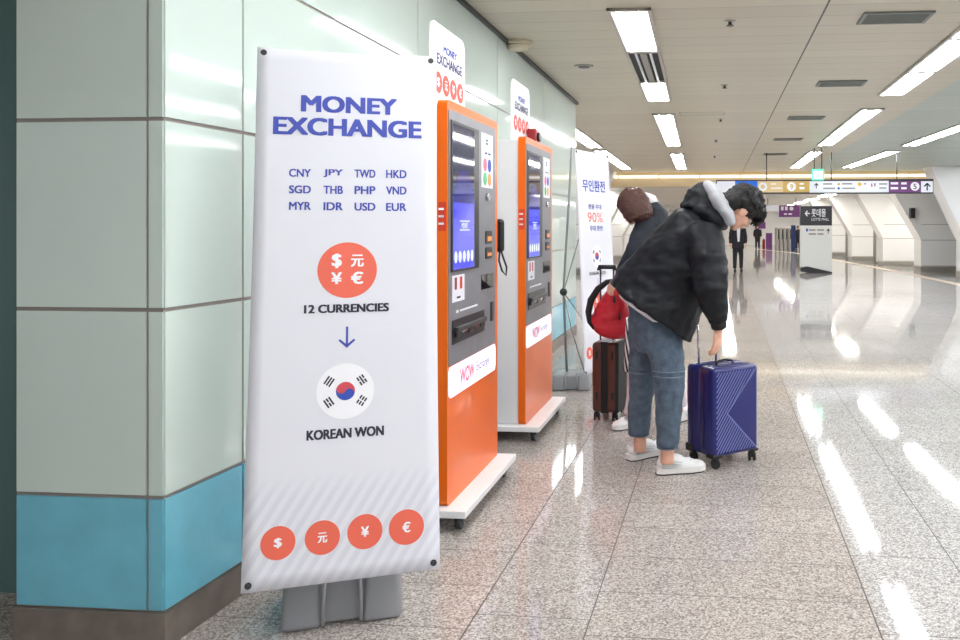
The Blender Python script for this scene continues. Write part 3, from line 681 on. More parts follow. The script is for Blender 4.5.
mb = MB(); quad(mb, lp, R[0] + .06, R[3] + .03, R[0] + .1, R[3] + .045, M['label'], 0); quad(mb, lp, R[0] + .12, R[3] + .033, R[2] - .12, R[3] + .043, M['label'], 0); mb.build('panel_marking', None, t)
rect('coin_slot', 489.6, 302, 491.6, 321, M['dmetal'], .004, .008)
wp, R = rect('logo_panel', 447.9, 369, 494.4, 400, M['glow'], .001, .004)
bpy.data.objects.remove(wp); zl1 = gz0 - .004; zl0 = fq(448, 399.5)[1]; mb = MB(); mb.prism([(XF + .001, a, b) for a, b in rrect(gy0, zl0, gy1, zl1, .03)], (.004, 0, 0)); wp = mb.build('logo_panel', M['glow'], t)
zc = (zl0 + zl1) / 2; mb = MB(); ly = y1 + MW * .2
put_text(mb, lp, 'WOW', y1 + MW * .2, zc - .04, y1 + MW * .47, zc + .04, M['pink'], .03, 0); put_text(mb, lp, 'Exchange', y1 + MW * .51, zc - .032, y1 + MW * .78, zc + .03, M['navy'], .0, 0); mb.build('logo_lettering', None, wp)
# side sticker on the orange return
mb = MB(); a = at(437.5, 203, 1).z; dd = cw(0, 0, 0)
Dn = Vector((XF, y1, 0)).dot(FW); zs0 = H - (231 - PY) / F * Dn; zs1 = H - (202 - PY) / F * Dn
mb.box((XF - .043, y1 - .001, zs0), (XF - .006, y1, zs1)); sk = mb.build('side_sticker', M['red'], t)
mb = MB(); sp2 = Plane((XF - .05, y1 - .002, zs0), (1, 0, 0), (0, 0, 1))
for k in range(3): quad(mb, sp2, .008, .03 + k * .035, .034, .04 + k * .035, M['label'], 0)
mb.build('sticker_print', None, sk)
# handset on the far side
py_ = y2 + .05; ph = MB(); zc1 = H - (219 - PY) / F * 4.75; zc0 = H - (252 - PY) / F * 4.75
ph.box((XF - .045, y2 - .0, zc0 + .02), (XF - .0, y2 + .03, zc1 - .02), None, .008); cr = ph.build('handset_cradle', M['black'], t)
ph = MB(); ph.box((XF - .03, y2 + .03, zc0), (XF + .025, y2 + .075, zc1), None, .018); ph.build('handset', M['black'], cr)
ph = MB(); ph.tube([(XF, y2 + .05, zc0 + .01), (XF - .005, y2 + .05, zc0 - .05), (XF + .012, y2 + .055, zc0 - .11), (XF + .035, y2 + .06, zc0 - .14), (XF + .04, y2 + .055, zc0 - .09), (XF + .02, y2 + .05, zc0 - .03), (XF + .01, y2 + .04, zc0 + .01)], .006, 8); ph.build('handset_cord', M['black'], cr)
# sign board on top
SX = -1.40; sp3 = Plane((SX, 0, 0), (0, 1, 0), (0, 0, 1))
def sx(x, y): q = onx(x, y, SX); return q.y, q.z
a0 = sx(430.5, 60)[0]; a1 = sx(464.7, 60)[0]; zt_ = 2.48
mb = MB(); mb.prism([(SX - .008, a, b) for a, b in rrect(a0, 2.0, a1, zt_, .06)], (.008, 0, 0)); sgn = mb.build('top_sign', M['wprint'], t)
mb = MB(); w_ = a1 - a0
put_text(mb, sp3, 'MONEY', a0 + w_ * .34, 2.345, a0 + w_ * .74, 2.385, M['ink'], .03, .002)
put_text(mb, sp3, 'EXCHANGE', a0 + w_ * .16, 2.275, a0 + w_ * .9, 2.33, M['navy'], .03, .002)
for k, s_ in enumerate('$元¥€'):
    uc = a0 + w_ * (.2 + .215 * k); disc(mb, sp3, uc, 2.18, .055, M['red'], .002); put_text(mb, sp3, s_, uc - .022, 2.155, uc + .022, 2.205, M['wprint'], .03, .003)
mb.build('sign_print', None, sgn)
m1 = t
y1b = onx(524, 425, XF - .01).y
m2 = dup(m1, Matrix.Translation((XF - .28, (y1 + y2) / 2 + (y1b - y1), 0)), 'farther orange and white currency exchange kiosk, left of the hanging white banner', 'currency exchange machines')
for ch in list(m2.children):
    if ch.name.startswith('handset_cradle'):
        for g_ in list(ch.children): bpy.data.objects.remove(g_)
        bpy.data.objects.remove(ch)
# red alarm lamp on the far kiosk
ay = y1b + MW * .68; t = thing('alarm_box', 'small dark red warning box on top of the farther kiosk', 'alarm', (XF - .08, ay, Zt))
mb = MB(); mb.box((XF - .12, ay - .06, Zt), (XF - .05, ay + .06, Zt + .12), None, .01); bx_ = mb.build('housing', M['dred'], t)
mb = MB(); mb.cyl((XF - .05, ay, Zt + .06), (XF - .03, ay, Zt + .06), .035); mb.build('lens', M['bronze'], bx_)

# ================================================================== FAR X-BANNER
d2 = 7.1; TL2 = cw((575 - PX) / F * d2, d2, H + (PY - 149) / F * d2)
u2 = (RT * .44 + FW * .9).normalized(); n2 = Vector((u2.y, -u2.x, 0))      # faces the viewer's side
BL2 = TL2 + n2 * .10 - UP * 2.0
V2 = (TL2 - BL2); V2 = (V2 - u2 * V2.dot(u2)).normalized(); p2 = Plane(BL2, u2, V2)
t = thing('banner_stand', 'farther narrow white banner with Korean heading beside the dark-haired pair', 'banner', (BL2.x, BL2.y, 0))
L2 = (TL2 - BL2).length; cl2 = cloth(p2, ((0, 0), (.64, 0), (.62, L2), (0, L2)), t, M['banner'])
mb = MB(); put_text(mb, p2, '무인환전', .1, L2 * .815, .52, L2 * .87, None, .03); mb.build('heading', M['ink'], cl2)
mb = MB(); put_text(mb, p2, '환율 우대', .19, L2 * .735, .43, L2 * .758, M['ink'], .02); put_text(mb, p2, '90%', .17, L2 * .675, .45, L2 * .72, M['coin'], .0); put_text(mb, p2, '우대 환전', .2, L2 * .635, .44, L2 * .66, M['ink'], .02); mb.build('offer_lettering', None, cl2)
mb = MB(); disc(mb, p2, .31, L2 * .52, .1, M['wprint'], .001); flag(mb, p2, .31, L2 * .52, .035); mb.build('flag_emblem', None, cl2)
mb = MB(); put_text(mb, p2, 'KOREAN WON', .16, L2 * .435, .46, L2 * .45, None, .02); mb.build('caption', M['dark'], cl2)
mb = MB(); quad(mb, p2, .306, L2 * .36, .314, L2 * .42); poly(mb, p2, [(.28, L2 * .372), (.31, L2 * .352), (.34, L2 * .372), (.31, L2 * .364)]); mb.build('arrow', M['ink'], cl2)
mb = MB(); disc(mb, p2, .31, L2 * .3, .1, M['coin'], .0012)
for k, s_ in enumerate('$元¥€'):
    a, b = ((-.04, .035), (.04, .035), (-.04, -.035), (.04, -.035))[k]; put_text(mb, p2, s_, .31 + a - .02, L2 * .3 + b - .022, .31 + a + .02, L2 * .3 + b + .022, M['wprint'], .03, .002)
mb.build('coin_symbol', None, cl2)
for k, s_ in enumerate('$元¥€'):
    mb = MB(); disc(mb, p2, .1 + k * .145, L2 * .09, .055, M['coin'], .0012); put_text(mb, p2, s_, .1 + k * .145 - .018, L2 * .09 - .025, .1 + k * .145 + .018, L2 * .09 + .025, M['wprint'], .02, .002); mb.build('coin_symbol', None, cl2)
Bb = onz(571, 391, 0) + FW * .16; fr2 = Matrix.Translation(Bb) @ Matrix((Vector(u2), Vector((-u2.y, u2.x, 0)), UP)).transposed().to_4x4()
fr2 = Matrix.Translation(Bb) @ Matrix((RT, FW, UP)).transposed().to_4x4()
stand_base(t, None, fr2, .34, .34, .14)
mb = MB(); kn = at(563.5, 292, 7.15); tp = TL2 - n2 * .03 + UP * .02 
mb.tube([Bb + UP * .12 - RT * .05, kn, (kn + tp) / 2, tp], .011); mb.build('pole', M['pole'], t)
mb = MB(); mb.ell(kn, (.035, 0, 0), (0, .035, 0), (0, 0, .035)); mb.build('hub', M['dmetal'], t)
for e in (p2.p(.02, .02, -.01), p2.p(.6, L2 - .02, -.01), p2.p(.62, .02, -.01)):
    mb = MB(); mb.tube([kn, (kn + e) / 2 - n2 * .02, e], .005); mb.build('arm', M['pole'], t)
for a, b in ((.02, .02), (.62, .02), (.6, L2 - .02), (.02, L2 - .02)):
    mb = MB(); e = p2.p(a, b); mb.cyl(e - p2.N * .002, e + p2.N * .004, .012); mb.build('eyelet', M['dmetal'], t)

# ================================================================== PEOPLE
def pv(dx, dy, d): return RT * (dx / F * d) - UP * (dy / F * d)
def cdir(x, d, z): return (RT * x + FW * d + UP * z).normalized()
def frame(o, f, u):
    """matrix with local y forward, z up"""
    f = f.normalized(); u = (u - f * u.dot(f)).normalized(); x = f.cross(u)
    m = Matrix((x, f, u)).transposed().to_4x4(); m.translation = o; return m
def head_shapes(mb, X, k=1.0):
    def e(c, r): mb.ell(X @ (Vector(c) * k), X.to_3x3() @ Vector((r[0] * k, 0, 0)), X.to_3x3() @ Vector((0, r[1] * k, 0)), X.to_3x3() @ Vector((0, 0, r[2] * k)))
    e((0, -.012, .03), (.074, .094, .088)); e((0, .035, -.035), (.058, .058, .075)); e((0, .062, -.088), (.030, .026, .024))
    e((0, .097, -.022), (.013, .020, .017)); e((0, .088, -.002), (.008, .014, .03)); e((0, .088, -.058), (.022, .012, .010))
    for s_ in (-1, 1): e((s_ * .078, .0, -.012), (.010, .022, .034)); e((s_ * .04, .06, -.03), (.022, .025, .025))
def face_parts(root, X, k=1.0):
    P = lambda v: X @ (Vector(v) * k); R3 = X.to_3x3()
    for s_ in (-1, 1):
        m_ = MB(); m_.ell(P((s_ * .031, .079, .002)), R3 @ Vector((.013 * k, 0, 0)), R3 @ Vector((0, .012 * k, 0)), R3 @ Vector((0, 0, .008 * k))); ey = m_.build('eye', M['eyew'], root)
        m_ = MB(); m_.ell(P((s_ * .031, .089, .002)), R3 @ Vector((.006 * k, 0, 0)), R3 @ Vector((0, .004 * k, 0)), R3 @ Vector((0, 0, .006 * k))); m_.build('pupil', M['eyed'], ey)
        m_ = MB(); m_.ell(P((s_ * .031, .087, .022)), R3 @ Vector((.018 * k, 0, 0)), R3 @ Vector((0, .005 * k, 0)), R3 @ Vector((0, 0, .004 * k))); m_.build('eyebrow', M['hair'], root)
    m_ = MB(); m_.ell(P((0, .096, -.058)), R3 @ Vector((.020 * k, 0, 0)), R3 @ Vector((0, .006 * k, 0)), R3 @ Vector((0, 0, .006 * k))); m_.build('mouth', M['lip'], root)
def hand_shapes(mb, X, curl=.4, side=1, k=1.0):
    P = lambda v: X @ (Vector(v) * k); R3 = X.to_3x3()
    mb.ell(P((0, .045, 0)), R3 @ Vector((.040 * k, 0, 0)), R3 @ Vector((0, .052 * k, 0)), R3 @ Vector((0, 0, .016 * k)))
    mb.ell(P((.018 * side, .03, -.006)), R3 @ Vector((.020 * k, 0, 0)), R3 @ Vector((0, .032 * k, 0)), R3 @ Vector((0, 0, .016 * k)))
    mb.tube([P((0, -.05, 0)), P((0, 0, 0)), P((0, .03, 0))], [.026 * k, .024 * k, .024 * k])
    for i, (x, L) in enumerate(((.031, .072), (.0105, .080), (-.0105, .075), (-.030, .058))):
        x *= side; a = 0; p = Vector((x, .078, 0)); pts = [Vector((x * .8, .05, 0)), p]
        for j, q in enumerate((.45, .32, .25)):
            a += curl * (1 + .12 * i) * (.8 if j == 0 else 1); p = p + Vector((x * .04, math.cos(a), -math.sin(a))) * L * q * 1.1; pts.append(p)
        mb.tube([P(q) for q in pts], [.0095 * k, .0092 * k, .0085 * k, .008 * k, .0065 * k], 8)
    pts = [Vector((.018 * side, .012, -.004)), Vector((.038 * side, .035, -.014)), Vector((.050 * side, .060, -.026)), Vector((.050 * side, .083, -.040))]
    mb.tube([P(q) for q in pts], [.012 * k, .0115 * k, .010 * k, .0075 * k], 8)
def shoe(root, heel, toe, k=1.0, pitch=0., mu='shoe', ms='sole', dark='soled'):
    d = (toe - heel); L = d.length; f = d.normalized(); X = frame(heel, f, UP)
    P = lambda v: X @ Vector(v); R3 = X.to_3x3(); s_ = L / .29
    def e(mb, c, r): mb.ell(P([c[1] * s_, c[0] * s_, c[2]]), R3 @ Vector((r[1] * s_, 0, 0)), R3 @ Vector((0, r[0] * s_, 0)), R3 @ Vector((0, 0, r[2])))
    m_ = MB(); e(m_, (.052, 0, .062), (.048, .036, .042)); e(m_, (.058, 0, .098), (.044, .033, .022)); e(m_, (.105, 0, .072), (.062, .037, .042)); e(m_, (.16, 0, .052), (.075, .042, .034)); e(m_, (.222, 0, .042), (.062, .046, .026))
    o = organic(m_, 'shoe', M[mu], root, .007, 3)
    m_ = MB(); prof = [(0, .02), (.03, .036), (.1, .037), (.19, .048), (.25, .042), (.282, .022), (.29, 0)]
    out = [(x, y) for x, y in prof] + [(x, -y) for x, y in prof[::-1][1:]]
    for z0, z1, sc, mm in ((.0, .008, .97, dark), (.008, .040, 1.0, ms)):
        m_.prism([P((y * s_ * sc, x * s_ * sc + .004 * (1 - sc), z0)) for x, y in out], UP * (z1 - z0), M[mm])
    m_.build('sole', None, o)
    m_ = MB()
    for j in range(5):
        x = .105 + j * .02; z = .112 - j * .011; m_.tube([P((-.020 * s_, x * s_, z - .008)), P((0, x * s_, z)), P((.020 * s_, x * s_, z - .008))], .0035, 6)
    m_.build('laces', M['shirt'], o)
    if k == 1.0 and mu == 'shoe':
        for q in (-1, 1):
            for zo in (0, .016, .03):
                m_ = MB(); m_.tube([P((q * (.036 + .010 * math.sin(a * 1.6)) * s_ * (1 - zo * 3.2), (.02 + a * .062) * s_, .046 + zo + .008 * math.sin(a * 2.2))) for a in [i * .3 for i in range(11)]], .0032, 6); m_.build('side_overlay', M['overlay'], o)
    return o

# ---- man bending over the blue suitcase
gp_ = onz(660, 470, 0)
man = thing('person', 'person in black hooded jacket and jeans bending towards the blue suitcase', 'person', (gp_.x, gp_.y, 0))
f_ = cdir(.55, .28, -.80); u_ = cdir(.80, .05, .50)
HX = frame(at(741, 209, 4.6), f_, u_)
b = MB(); head_shapes(b, HX)
b.tube([HX @ Vector((0, -.01, -.05)), at(722, 214, 4.63), at(708, 222, 4.68), at(690, 245, 4.7)], [.052, .056, .065, .09], 14)
b.loft([(at(655, 306, 4.7), pv(22, 6, 4.7), FW * .13), (at(660, 285, 4.7), pv(26, 10, 4.7), FW * .13), (at(675, 262, 4.7), pv(28, 14, 4.7), FW * .15), (at(690, 243, 4.7), pv(26, 15, 4.7), FW * .17), (at(702, 226, 4.7), pv(14, 10, 4.7), FW * .12)])
b.ell(at(654, 312, 4.73), pv(17, 0, 4.7), FW * .12, UP * .09)
ra = [at(700, 234, 4.52), at(709, 262, 4.43), at(711, 288, 4.40), at(715, 308, 4.42), at(719, 331, 4.46)]
b.tube(ra, [.06, .05, .043, .036, .027], 12)
la = [at(706, 232, 4.9), at(708, 262, 4.95), at(708, 280, 4.95), at(704, 300, 4.90)]
b.tube(la, [.06, .05, .042, .028], 12)
hd_dir = cdir(-.12, .05, -1); hand_shapes(b, frame(at(718.5, 331, 4.46), hd_dir, cdir(.75, -.65, 0)), .32, -1)
hand_shapes(b, frame(at(705, 301, 4.90), cdir(.0, .0, -1), cdir(-.9, .3, 0)), .9, 1, .9)
for pts, rr in (([at(648, 312, 4.8), at(642, 372, 4.88), at(640, 436, 4.92), at(640, 452, 4.92)], [.07, .05, .04, .038]), ([at(660, 322, 4.72), at(668, 378, 4.63), at(667.3, 440, 4.63), at(667, 463, 4.64)], [.07, .05, .042, .040])):
    b.tube(pts, rr, 14)
organic(b, 'body', M['skin'], man, .0065, 3)
face_parts(man, HX)
hm = MB(); R3 = HX.to_3x3()
def he(mb, X, c, r): mb.ell(X @ Vector(c), X.to_3x3() @ Vector((r[0], 0, 0)), X.to_3x3() @ Vector((0, r[1], 0)), X.to_3x3() @ Vector((0, 0, r[2])))
he(hm, HX, (0, -.022, .05), (.098, .112, .092)); he(hm, HX, (0, -.07, .0), (.088, .06, .085)); he(hm, HX, (0, .062, .07), (.078, .06, .055))
rnd = random.Random(3)
for i in range(70):
    a = rnd.uniform(0, 2 * math.pi); z = rnd.uniform(-.35, 1); r = math.sqrt(max(0, 1 - z * z)); n_ = Vector((r * math.cos(a), r * math.sin(a), z))
    if n_.y > .2 and z < .3: continue
    p = Vector((n_.x * .098, n_.y * .112 - .02, n_.z * .09 + .05)); tdir = Vector((rnd.uniform(-.3, .3), .8, -.25)); tdir = (tdir - n_ * tdir.dot(n_) * .8).normalized()
    hm.tube([HX @ (p - n_ * .015), HX @ (p + tdir * .02 + n_ * .006), HX @ (p + tdir * .045 + n_ * .004)], [.016, .012, .004], 6)
for i in range(11):
    x = -.07 + i * .014; hm.tube([HX @ Vector((x, .07, .095)), HX @ Vector((x * .95, .115, .055)), HX @ Vector((x * .92, .112, .012 - .01 * (i % 3)))], [.018, .013, .005], 6)
organic(hm, 'hair', M['hair'], man, .006, 1, .006, 30., 2.)
# jacket
j = MB()
j.loft([(at(650.5, 313, 4.69), pv(40.5, 29.5, 4.7), FW * .245), (at(652, 309, 4.69), pv(41, 29.5, 4.7), FW * .245), (at(664, 286, 4.69), pv(39, 25, 4.7), FW * .22), (at(678, 264, 4.69), pv(38, 20, 4.7), FW * .235), (at(692, 241, 4.69), pv(33, 17, 4.7), FW * .245), (at(700, 226, 4.69), pv(25, 16, 4.7), FW * .22), (at(707, 216, 4.68), pv(16, 14, 4.7), FW * .13)])
j.tube([at(700, 232, 4.54)] + ra[1:4] + [at(718, 322, 4.44)], [.112, .105, .098, .083, .055], 18)
j.ell(at(704, 243, 4.5), pv(21, 6, 4.5), FW * .10, UP * .13)
j.tube(la[:3] + [at(704, 297, 4.91)], [.10, .09, .08, .055], 16)
jk = organic(j, 'jacket', M['jacket'], man, .010, 2, .011, 8.5, 4.)
hd = MB(); hd.ell(at(702, 203, 4.66), pv(9, -19, 4.66), pv(17, 8, 4.66), FW * .13); hd.ell(at(709, 216, 4.62), pv(18, 13, 4.66), pv(7, -9, 4.66), FW * .14); hd.ell(at(691, 206, 4.66), pv(8, -4, 4.66), pv(8, 5, 4.66), FW * .12)
organic(hd, 'hood', M['jacket'], jk, .009, 4, .012, 9., 1.)
cf = MB(); cf.tube([at(718.2, 321, 4.44), at(719, 327.5, 4.45)], [.047, .043], 18); cf.build('cuff', M['rib'], jk)
# seam lines of the jacket: zip and side seam are left to the cloth; grey hood of the sweater
gh = MB(); gh.ell(at(718.5, 202, 4.6), pv(14, 22, 4.6), pv(7.5, -4.5, 4.6), FW * .125); gh.ell(at(726, 213, 4.54), pv(7, 13, 4.6), pv(6, -3, 4.6), FW * .07); gh.ell(at(712, 190, 4.62), pv(8, 8, 4.6), pv(6, -4, 4.6), FW * .10)
gho = organic(gh, 'sweater_hood', M['hood'], man, .008, 4, .006, 12., 5.)
sh_ = MB(); sh_.loft([(at(652, 296, 4.7), pv(26, 17, 4.7), FW * .16), (at(645, 311, 4.7), pv(26, 18, 4.7), FW * .18), (at(644, 313, 4.7), pv(25, 17, 4.7), FW * .17)]); sh_.build('shirt_hem', M['shirt'], man)
# jeans
jn = MB()
jn.loft([(at(650, 292, 4.72), pv(22, 7, 4.7), FW * .13), (at(653, 304, 4.72), pv(26, 6, 4.7), FW * .15), (at(656, 322, 4.72), pv(27, 1, 4.7), FW * .185), (at(656, 338, 4.72), pv(25, 0, 4.7), FW * .18), (at(656, 350, 4.72), pv(20, 0, 4.7), FW * .15)])
def leg(mb, rows):
    mb.loft([(at(x, y, d), pv(r, 0, d), FW * (r / F * d * 1.05)) for x, y, d, r in rows])
leg(jn, ((647, 318, 4.80, 18), (645, 345, 4.84, 16.5), (642.5, 368, 4.87, 14), (642, 385, 4.88, 13), (640, 410, 4.90, 12), (638.5, 434, 4.92, 10.6)))
leg(jn, ((661, 320, 4.69, 20), (664, 345, 4.66, 19), (668.5, 370, 4.62, 17), (669.5, 388, 4.61, 15.5), (668.5, 415, 4.62, 13.5), (667.5, 446, 4.63, 11.5)))
jo = organic(jn, 'jeans', M['denim'], man, .009, 3, .006, 9., 7.)
for x, y, d, r in ((638.5, 435, 4.92, 10.2), (667.5, 447.5, 4.63, 11)):
    m_ = MB(); m_.loft([(at(x, y - 1.2, d), pv(r, 0, d), FW * (r / F * d)), (at(x, y, d), pv(r * .97, 0, d), FW * (r / F * d))]); m_.build('frayed_hem', M['denim2'], jo)
for (x, y, d, r), fl_ in (((642.5, 368, 4.87, 14), 0), ((669, 372, 4.59, 17), 1)):
    for k_ in range(2):
        m_ = MB(); yy = y + k_ * 5
        m_.tube([at(x + r * math.sin(a) * 1.0, yy + 1.2 * math.cos(a * 2), d - r / F * d * 1.05 * math.cos(a)) for a in [-1.2 + .3 * q for q in range(9)]], .004, 6); m_.build('knee_seam', M['denim2'], jo)
shoe(man, onz(656, 474.5, 0), onz(705.5, 470, 0)); shoe(man, onz(628, 461, 0), onz(672, 450, 0))

# ---- woman behind him
gp_ = onz(640, 425, 0)
wo = thing('person', 'person with brown bobbed hair in dark coat leaning over the red backpack', 'person', (gp_.x, gp_.y, 0))
WX = frame(at(632, 207, 5.5), cdir(-.62, .5, -.55), cdir(-.2, .2, .95))
b = MB(); head_shapes(b, WX, .93)
b.tube([WX @ Vector((0, -.01, -.05)), at(645, 203, 5.55), at(652, 215, 5.6)], [.045, .048, .06], 12)
b.loft([(at(655, 312, 5.7), pv(20, 0, 5.7), FW * .12), (at(655, 270, 5.7), pv(16, 0, 5.7), FW * .11), (at(655, 235, 5.65), pv(18, 0, 5.7), FW * .14), (at(655, 214, 5.6), pv(14, 0, 5.7), FW * .12)])
wa = [at(648, 218, 5.5), at(640, 240, 5.45), at(632, 256, 5.42), at(617, 278, 5.5)]
b.tube(wa, [.05, .042, .038, .025], 12); hand_shapes(b, frame(at(616.5, 279, 5.5), cdir(-.5, .15, -.8), cdir(-.5, -.7, .3)), .35, 1, .9)
wb_ = [at(664, 220, 5.8), at(660, 260, 5.85), at(650, 290, 5.8)]; b.tube(wb_, [.05, .04, .025], 12)
hand_shapes(b, frame(at(649, 291, 5.8), cdir(-.4, 0, -.9), cdir(-.7, -.6, .2)), .4, -1, .9)
for pts, rr in (([at(646, 318, 5.72), at(637, 372, 5.74), at(632, 418, 5.72)], [.08, .05, .035]), ([at(664, 318, 5.75), at(674, 370, 5.85), at(679, 412, 5.9)], [.08, .05, .035])): b.tube(pts, rr, 12)
organic(b, 'body', M['skin'], wo, .0075, 3); face_parts(wo, WX, .93)
hm = MB(); he(hm, WX, (0, -.02, .03), (.1, .112, .1)); he(hm, WX, (0, -.045, -.05), (.1, .085, .095)); he(hm, WX, (.055, -.01, -.05), (.035, .06, .06)); he(hm, WX, (-.055, -.01, -.05), (.035, .06, .06)); he(hm, WX, (0, .045, .05), (.072, .045, .045))
for i in range(46):
    a = math.radians(-215 + i * 250 / 46); x = .086 * math.cos(a); y = .088 * math.sin(a) - .02
    hm.tube([WX @ Vector((x * .95, y * .95, .06)), WX @ Vector((x * 1.12, y * 1.1 - .005, 0)), WX @ Vector((x * 1.08, y * 1.02, -.07)), WX @ Vector((x * .98, y * .95, -.115 - .012 * (i % 3)))], [.016, .014, .012, .004], 6)
organic(hm, 'hair', M['hairb'], wo, .007, 1, .004, 30., 2.)
j = MB(); j.loft([(at(655, 318, 5.7), pv(25, 0, 5.7), FW * .17), (at(655, 285, 5.7), pv(24, 0, 5.7), FW * .17), (at(655, 250, 5.68), pv(21, 0, 5.7), FW * .18), (at(656, 225, 5.65), pv(18, 1, 5.7), FW * .2), (at(655, 208, 5.6), pv(13, 3, 5.7), FW * .14), (at(651, 200, 5.58), pv(9, 3, 5.7), FW * .08)])
j.tube(wa[:3] + [at(619, 275, 5.49)], [.078, .066, .058, .042], 16); j.tube(wb_[:2] + [at(652, 287, 5.8)], [.078, .062, .042], 16)
jw = organic(j, 'coat', M['jacket2'], wo, .010, 4, .010, 7., 9.)
m_ = MB(); m_.loft([(at(650, 204, 5.55), pv(8, 2, 5.5), FW * .07), (at(650.5, 197, 5.55), pv(7, 2.5, 5.5), FW * .06), (at(650, 194, 5.55), pv(5.5, 2, 5.5), FW * .05)]); m_.build('collar', M['shirt'], wo)
m_ = MB(); leg(m_, ((648, 318, 5.7, 22), (645, 340, 5.70, 20), (642, 370, 5.7, 18.5))); m_.build('striped_tunic', M['zebra'], wo)
jn = MB(); leg(jn, ((646, 335, 5.72, 15), (638.5, 372, 5.74, 11.5), (636.5, 395, 5.74, 10), (633, 414, 5.72, 9))); leg(jn, ((660, 335, 5.76, 15), (674, 372, 5.84, 12.5), (679, 406, 5.9, 8.5)))
organic(jn, 'trousers', M['trous'], wo, .010, 3, .004, 9., 3.)
shoe(wo, onz(644, 424, 0), onz(613, 431, 0)); shoe(wo, onz(694, 418, 0), onz(664, 424, 0))

# ================================================================== LUGGAGE
def caster(parent, p, r=.025, dr=RT):
    m_ = MB(); f = dr.normalized()
    m_.cyl(p + UP * (r + .02), p + UP * (r * 2 + .012), .018, .022); m_.box((-.016, -.012, r * .8), (.016, .012, r * 2 + .004), None, .004, Matrix.Translation((p.x, p.y, 0)))
    h = m_.build('caster', M['black'], parent); m_ = MB(); c = Vector((p.x, p.y, r)); a = Vector((f.y, -f.x, 0))
    for s_ in (-1, 1): m_.cyl(c + a * s_ * .008, c + a * s_ * .022, r, n=20)
    m_.build('wheel', M['soled'], h)
# blue case
uu = (RT * .826 + FW * .564).normalized(); vv = (-RT * .564 + FW * .826).normalized(); O = cw((713.5 - PX) / F * 4.74, 4.74, 0); O.z = 0
bX = Matrix.Translation(O) @ Matrix((uu, vv, UP)).transposed().to_4x4()
bs = thing('suitcase', 'blue hard-shell cabin suitcase with diagonal ridges standing beside white shoes', 'suitcase', bX)
Wd, Dp_, z0, z1 = .36, .27, .068, .60
for nm, a, b_, mm in (('front_shell', 0, Dp_ * .48, 'case'), ('back_shell', Dp_ * .52, Dp_, 'case')):
    m_ = MB(); q = bmesh.new(); bmesh.ops.create_cube(q, size=1)
    for v_ in q.verts: v_.co = Vector(((v_.co.x + .5) * Wd, a + (v_.co.y + .5) * (b_ - a), z0 + (v_.co.z + .5) * (z1 - z0)))
    outer = [e for e in q.edges if all(abs(v_.co.y - (a if nm == 'front_shell' else b_)) < 1e-5 for v_ in e.verts)] + [e for e in q.edges if abs(e.verts[0].co.y - e.verts[1].co.y) > 1e-4]
    bmesh.ops.bevel(q, geom=outer, offset=.028, segments=5, affect='EDGES', profile=.5)
    for f in q.faces: f.smooth = True
    m_.merge(q, bX); o = m_.build(nm, M[mm], bs)
    if nm == 'front_shell': fs_ = o
m_ = MB(); m_.box((.006, Dp_ * .47, z0 + .006), (Wd - .006, Dp_ * .53, z1 - .006), None, .01, bX); m_.build('zip_band', M['cased'], bs)
for k_ in (.22, .36, .66, .8):
    m_ = MB(); y = Dp_ * k_; m_.box((-.003, y - .004, z0 + .04), (.004, y + .004, z1 - .04), None, .001, bX); m_.box((Wd - .004, y - .004, z0 + .04), (Wd + .003, y + .004, z1 - .04), None, .001, bX); m_.box((.04, y - .004, z1 - .004), (Wd - .04, y + .004, z1 + .003), None, .001, bX); m_.build('side_groove', M['cased'] if k_ > .5 else M['case'], bs)
# ridges on the big face
m_ = MB(); T3 = [Vector((.339, .58)), Vector((.105, .325)), Vector((.339, .09))]
def in_tri(p):
    s_ = [((T3[(i + 1) % 3] - T3[i]).x * (p - T3[i]).y - (T3[(i + 1) % 3] - T3[i]).y * (p - T3[i]).x) for i in range(3)]; return all(k_ >= 0 for k_ in s_) or all(k_ <= 0 for k_ in s_)
dl = Vector((.60, .80)); nl = Vector((-.80, .60))
for i in range(-24, 40):
    base_ = Vector((.16, .3)) + nl * i * .0185; run = []
    for k_ in range(-90, 91):
        p = base_ + dl * k_ * .005; ok = .022 < p.x < Wd - .022 and z0 + .024 < p.y < z1 - .024 and not in_tri(p)
        if ok: run.append(p)
        if (not ok or k_ == 90) and run:
            if len(run) > 2:
                a, b_ = run[0], run[-1]; w_ = nl * .0026
                m_.prism([bX @ Vector((q.x, -.0, q.y)) for q in (a - w_, b_ - w_, b_ + w_, a + w_)], -vv * .0035)
            run = []
for i in range(26):
    p = T3[0].lerp(T3[2], (i + .5) / 26); q = T3[1]
m_.build('ridges', M['ridge'], fs_)
m_ = MB()
for a, b_ in ((T3[0], T3[1]), (T3[1], T3[2])):
    n_ = Vector((-(b_ - a).y, (b_ - a).x)).normalized() * .0028; m_.prism([bX @ Vector((q.x, 0, q.y)) for q in (a - n_, b_ - n_, b_ + n_, a + n_)], -vv * .004)
m_.build('chevron_edge', M['ridge'], fs_)
for x, y in ((.04, .03), (Wd - .03, .03), (.04, Dp_ - .03), (Wd - .03, Dp_ - .03)): caster(bs, bX @ Vector((x, y, 0)), .027, RT if x < .1 else FW)
m_ = MB(); m_.box((-.004, .0, z0 - .006), (.075, .07, z0 + .02), None, .008, bX); m_.box((-.004, Dp_ - .08, z0 - .006), (.075, Dp_ + .004, z0 + .045), None, .01, bX); m_.build('corner_guard', M['black'], bs)
m_ = MB(); m_.box((Wd - .05, .0, z0 - .006), (Wd + .003, .07, z0 + .012), None, .008, bX); m_.build('corner_guard', M['black'], bs)
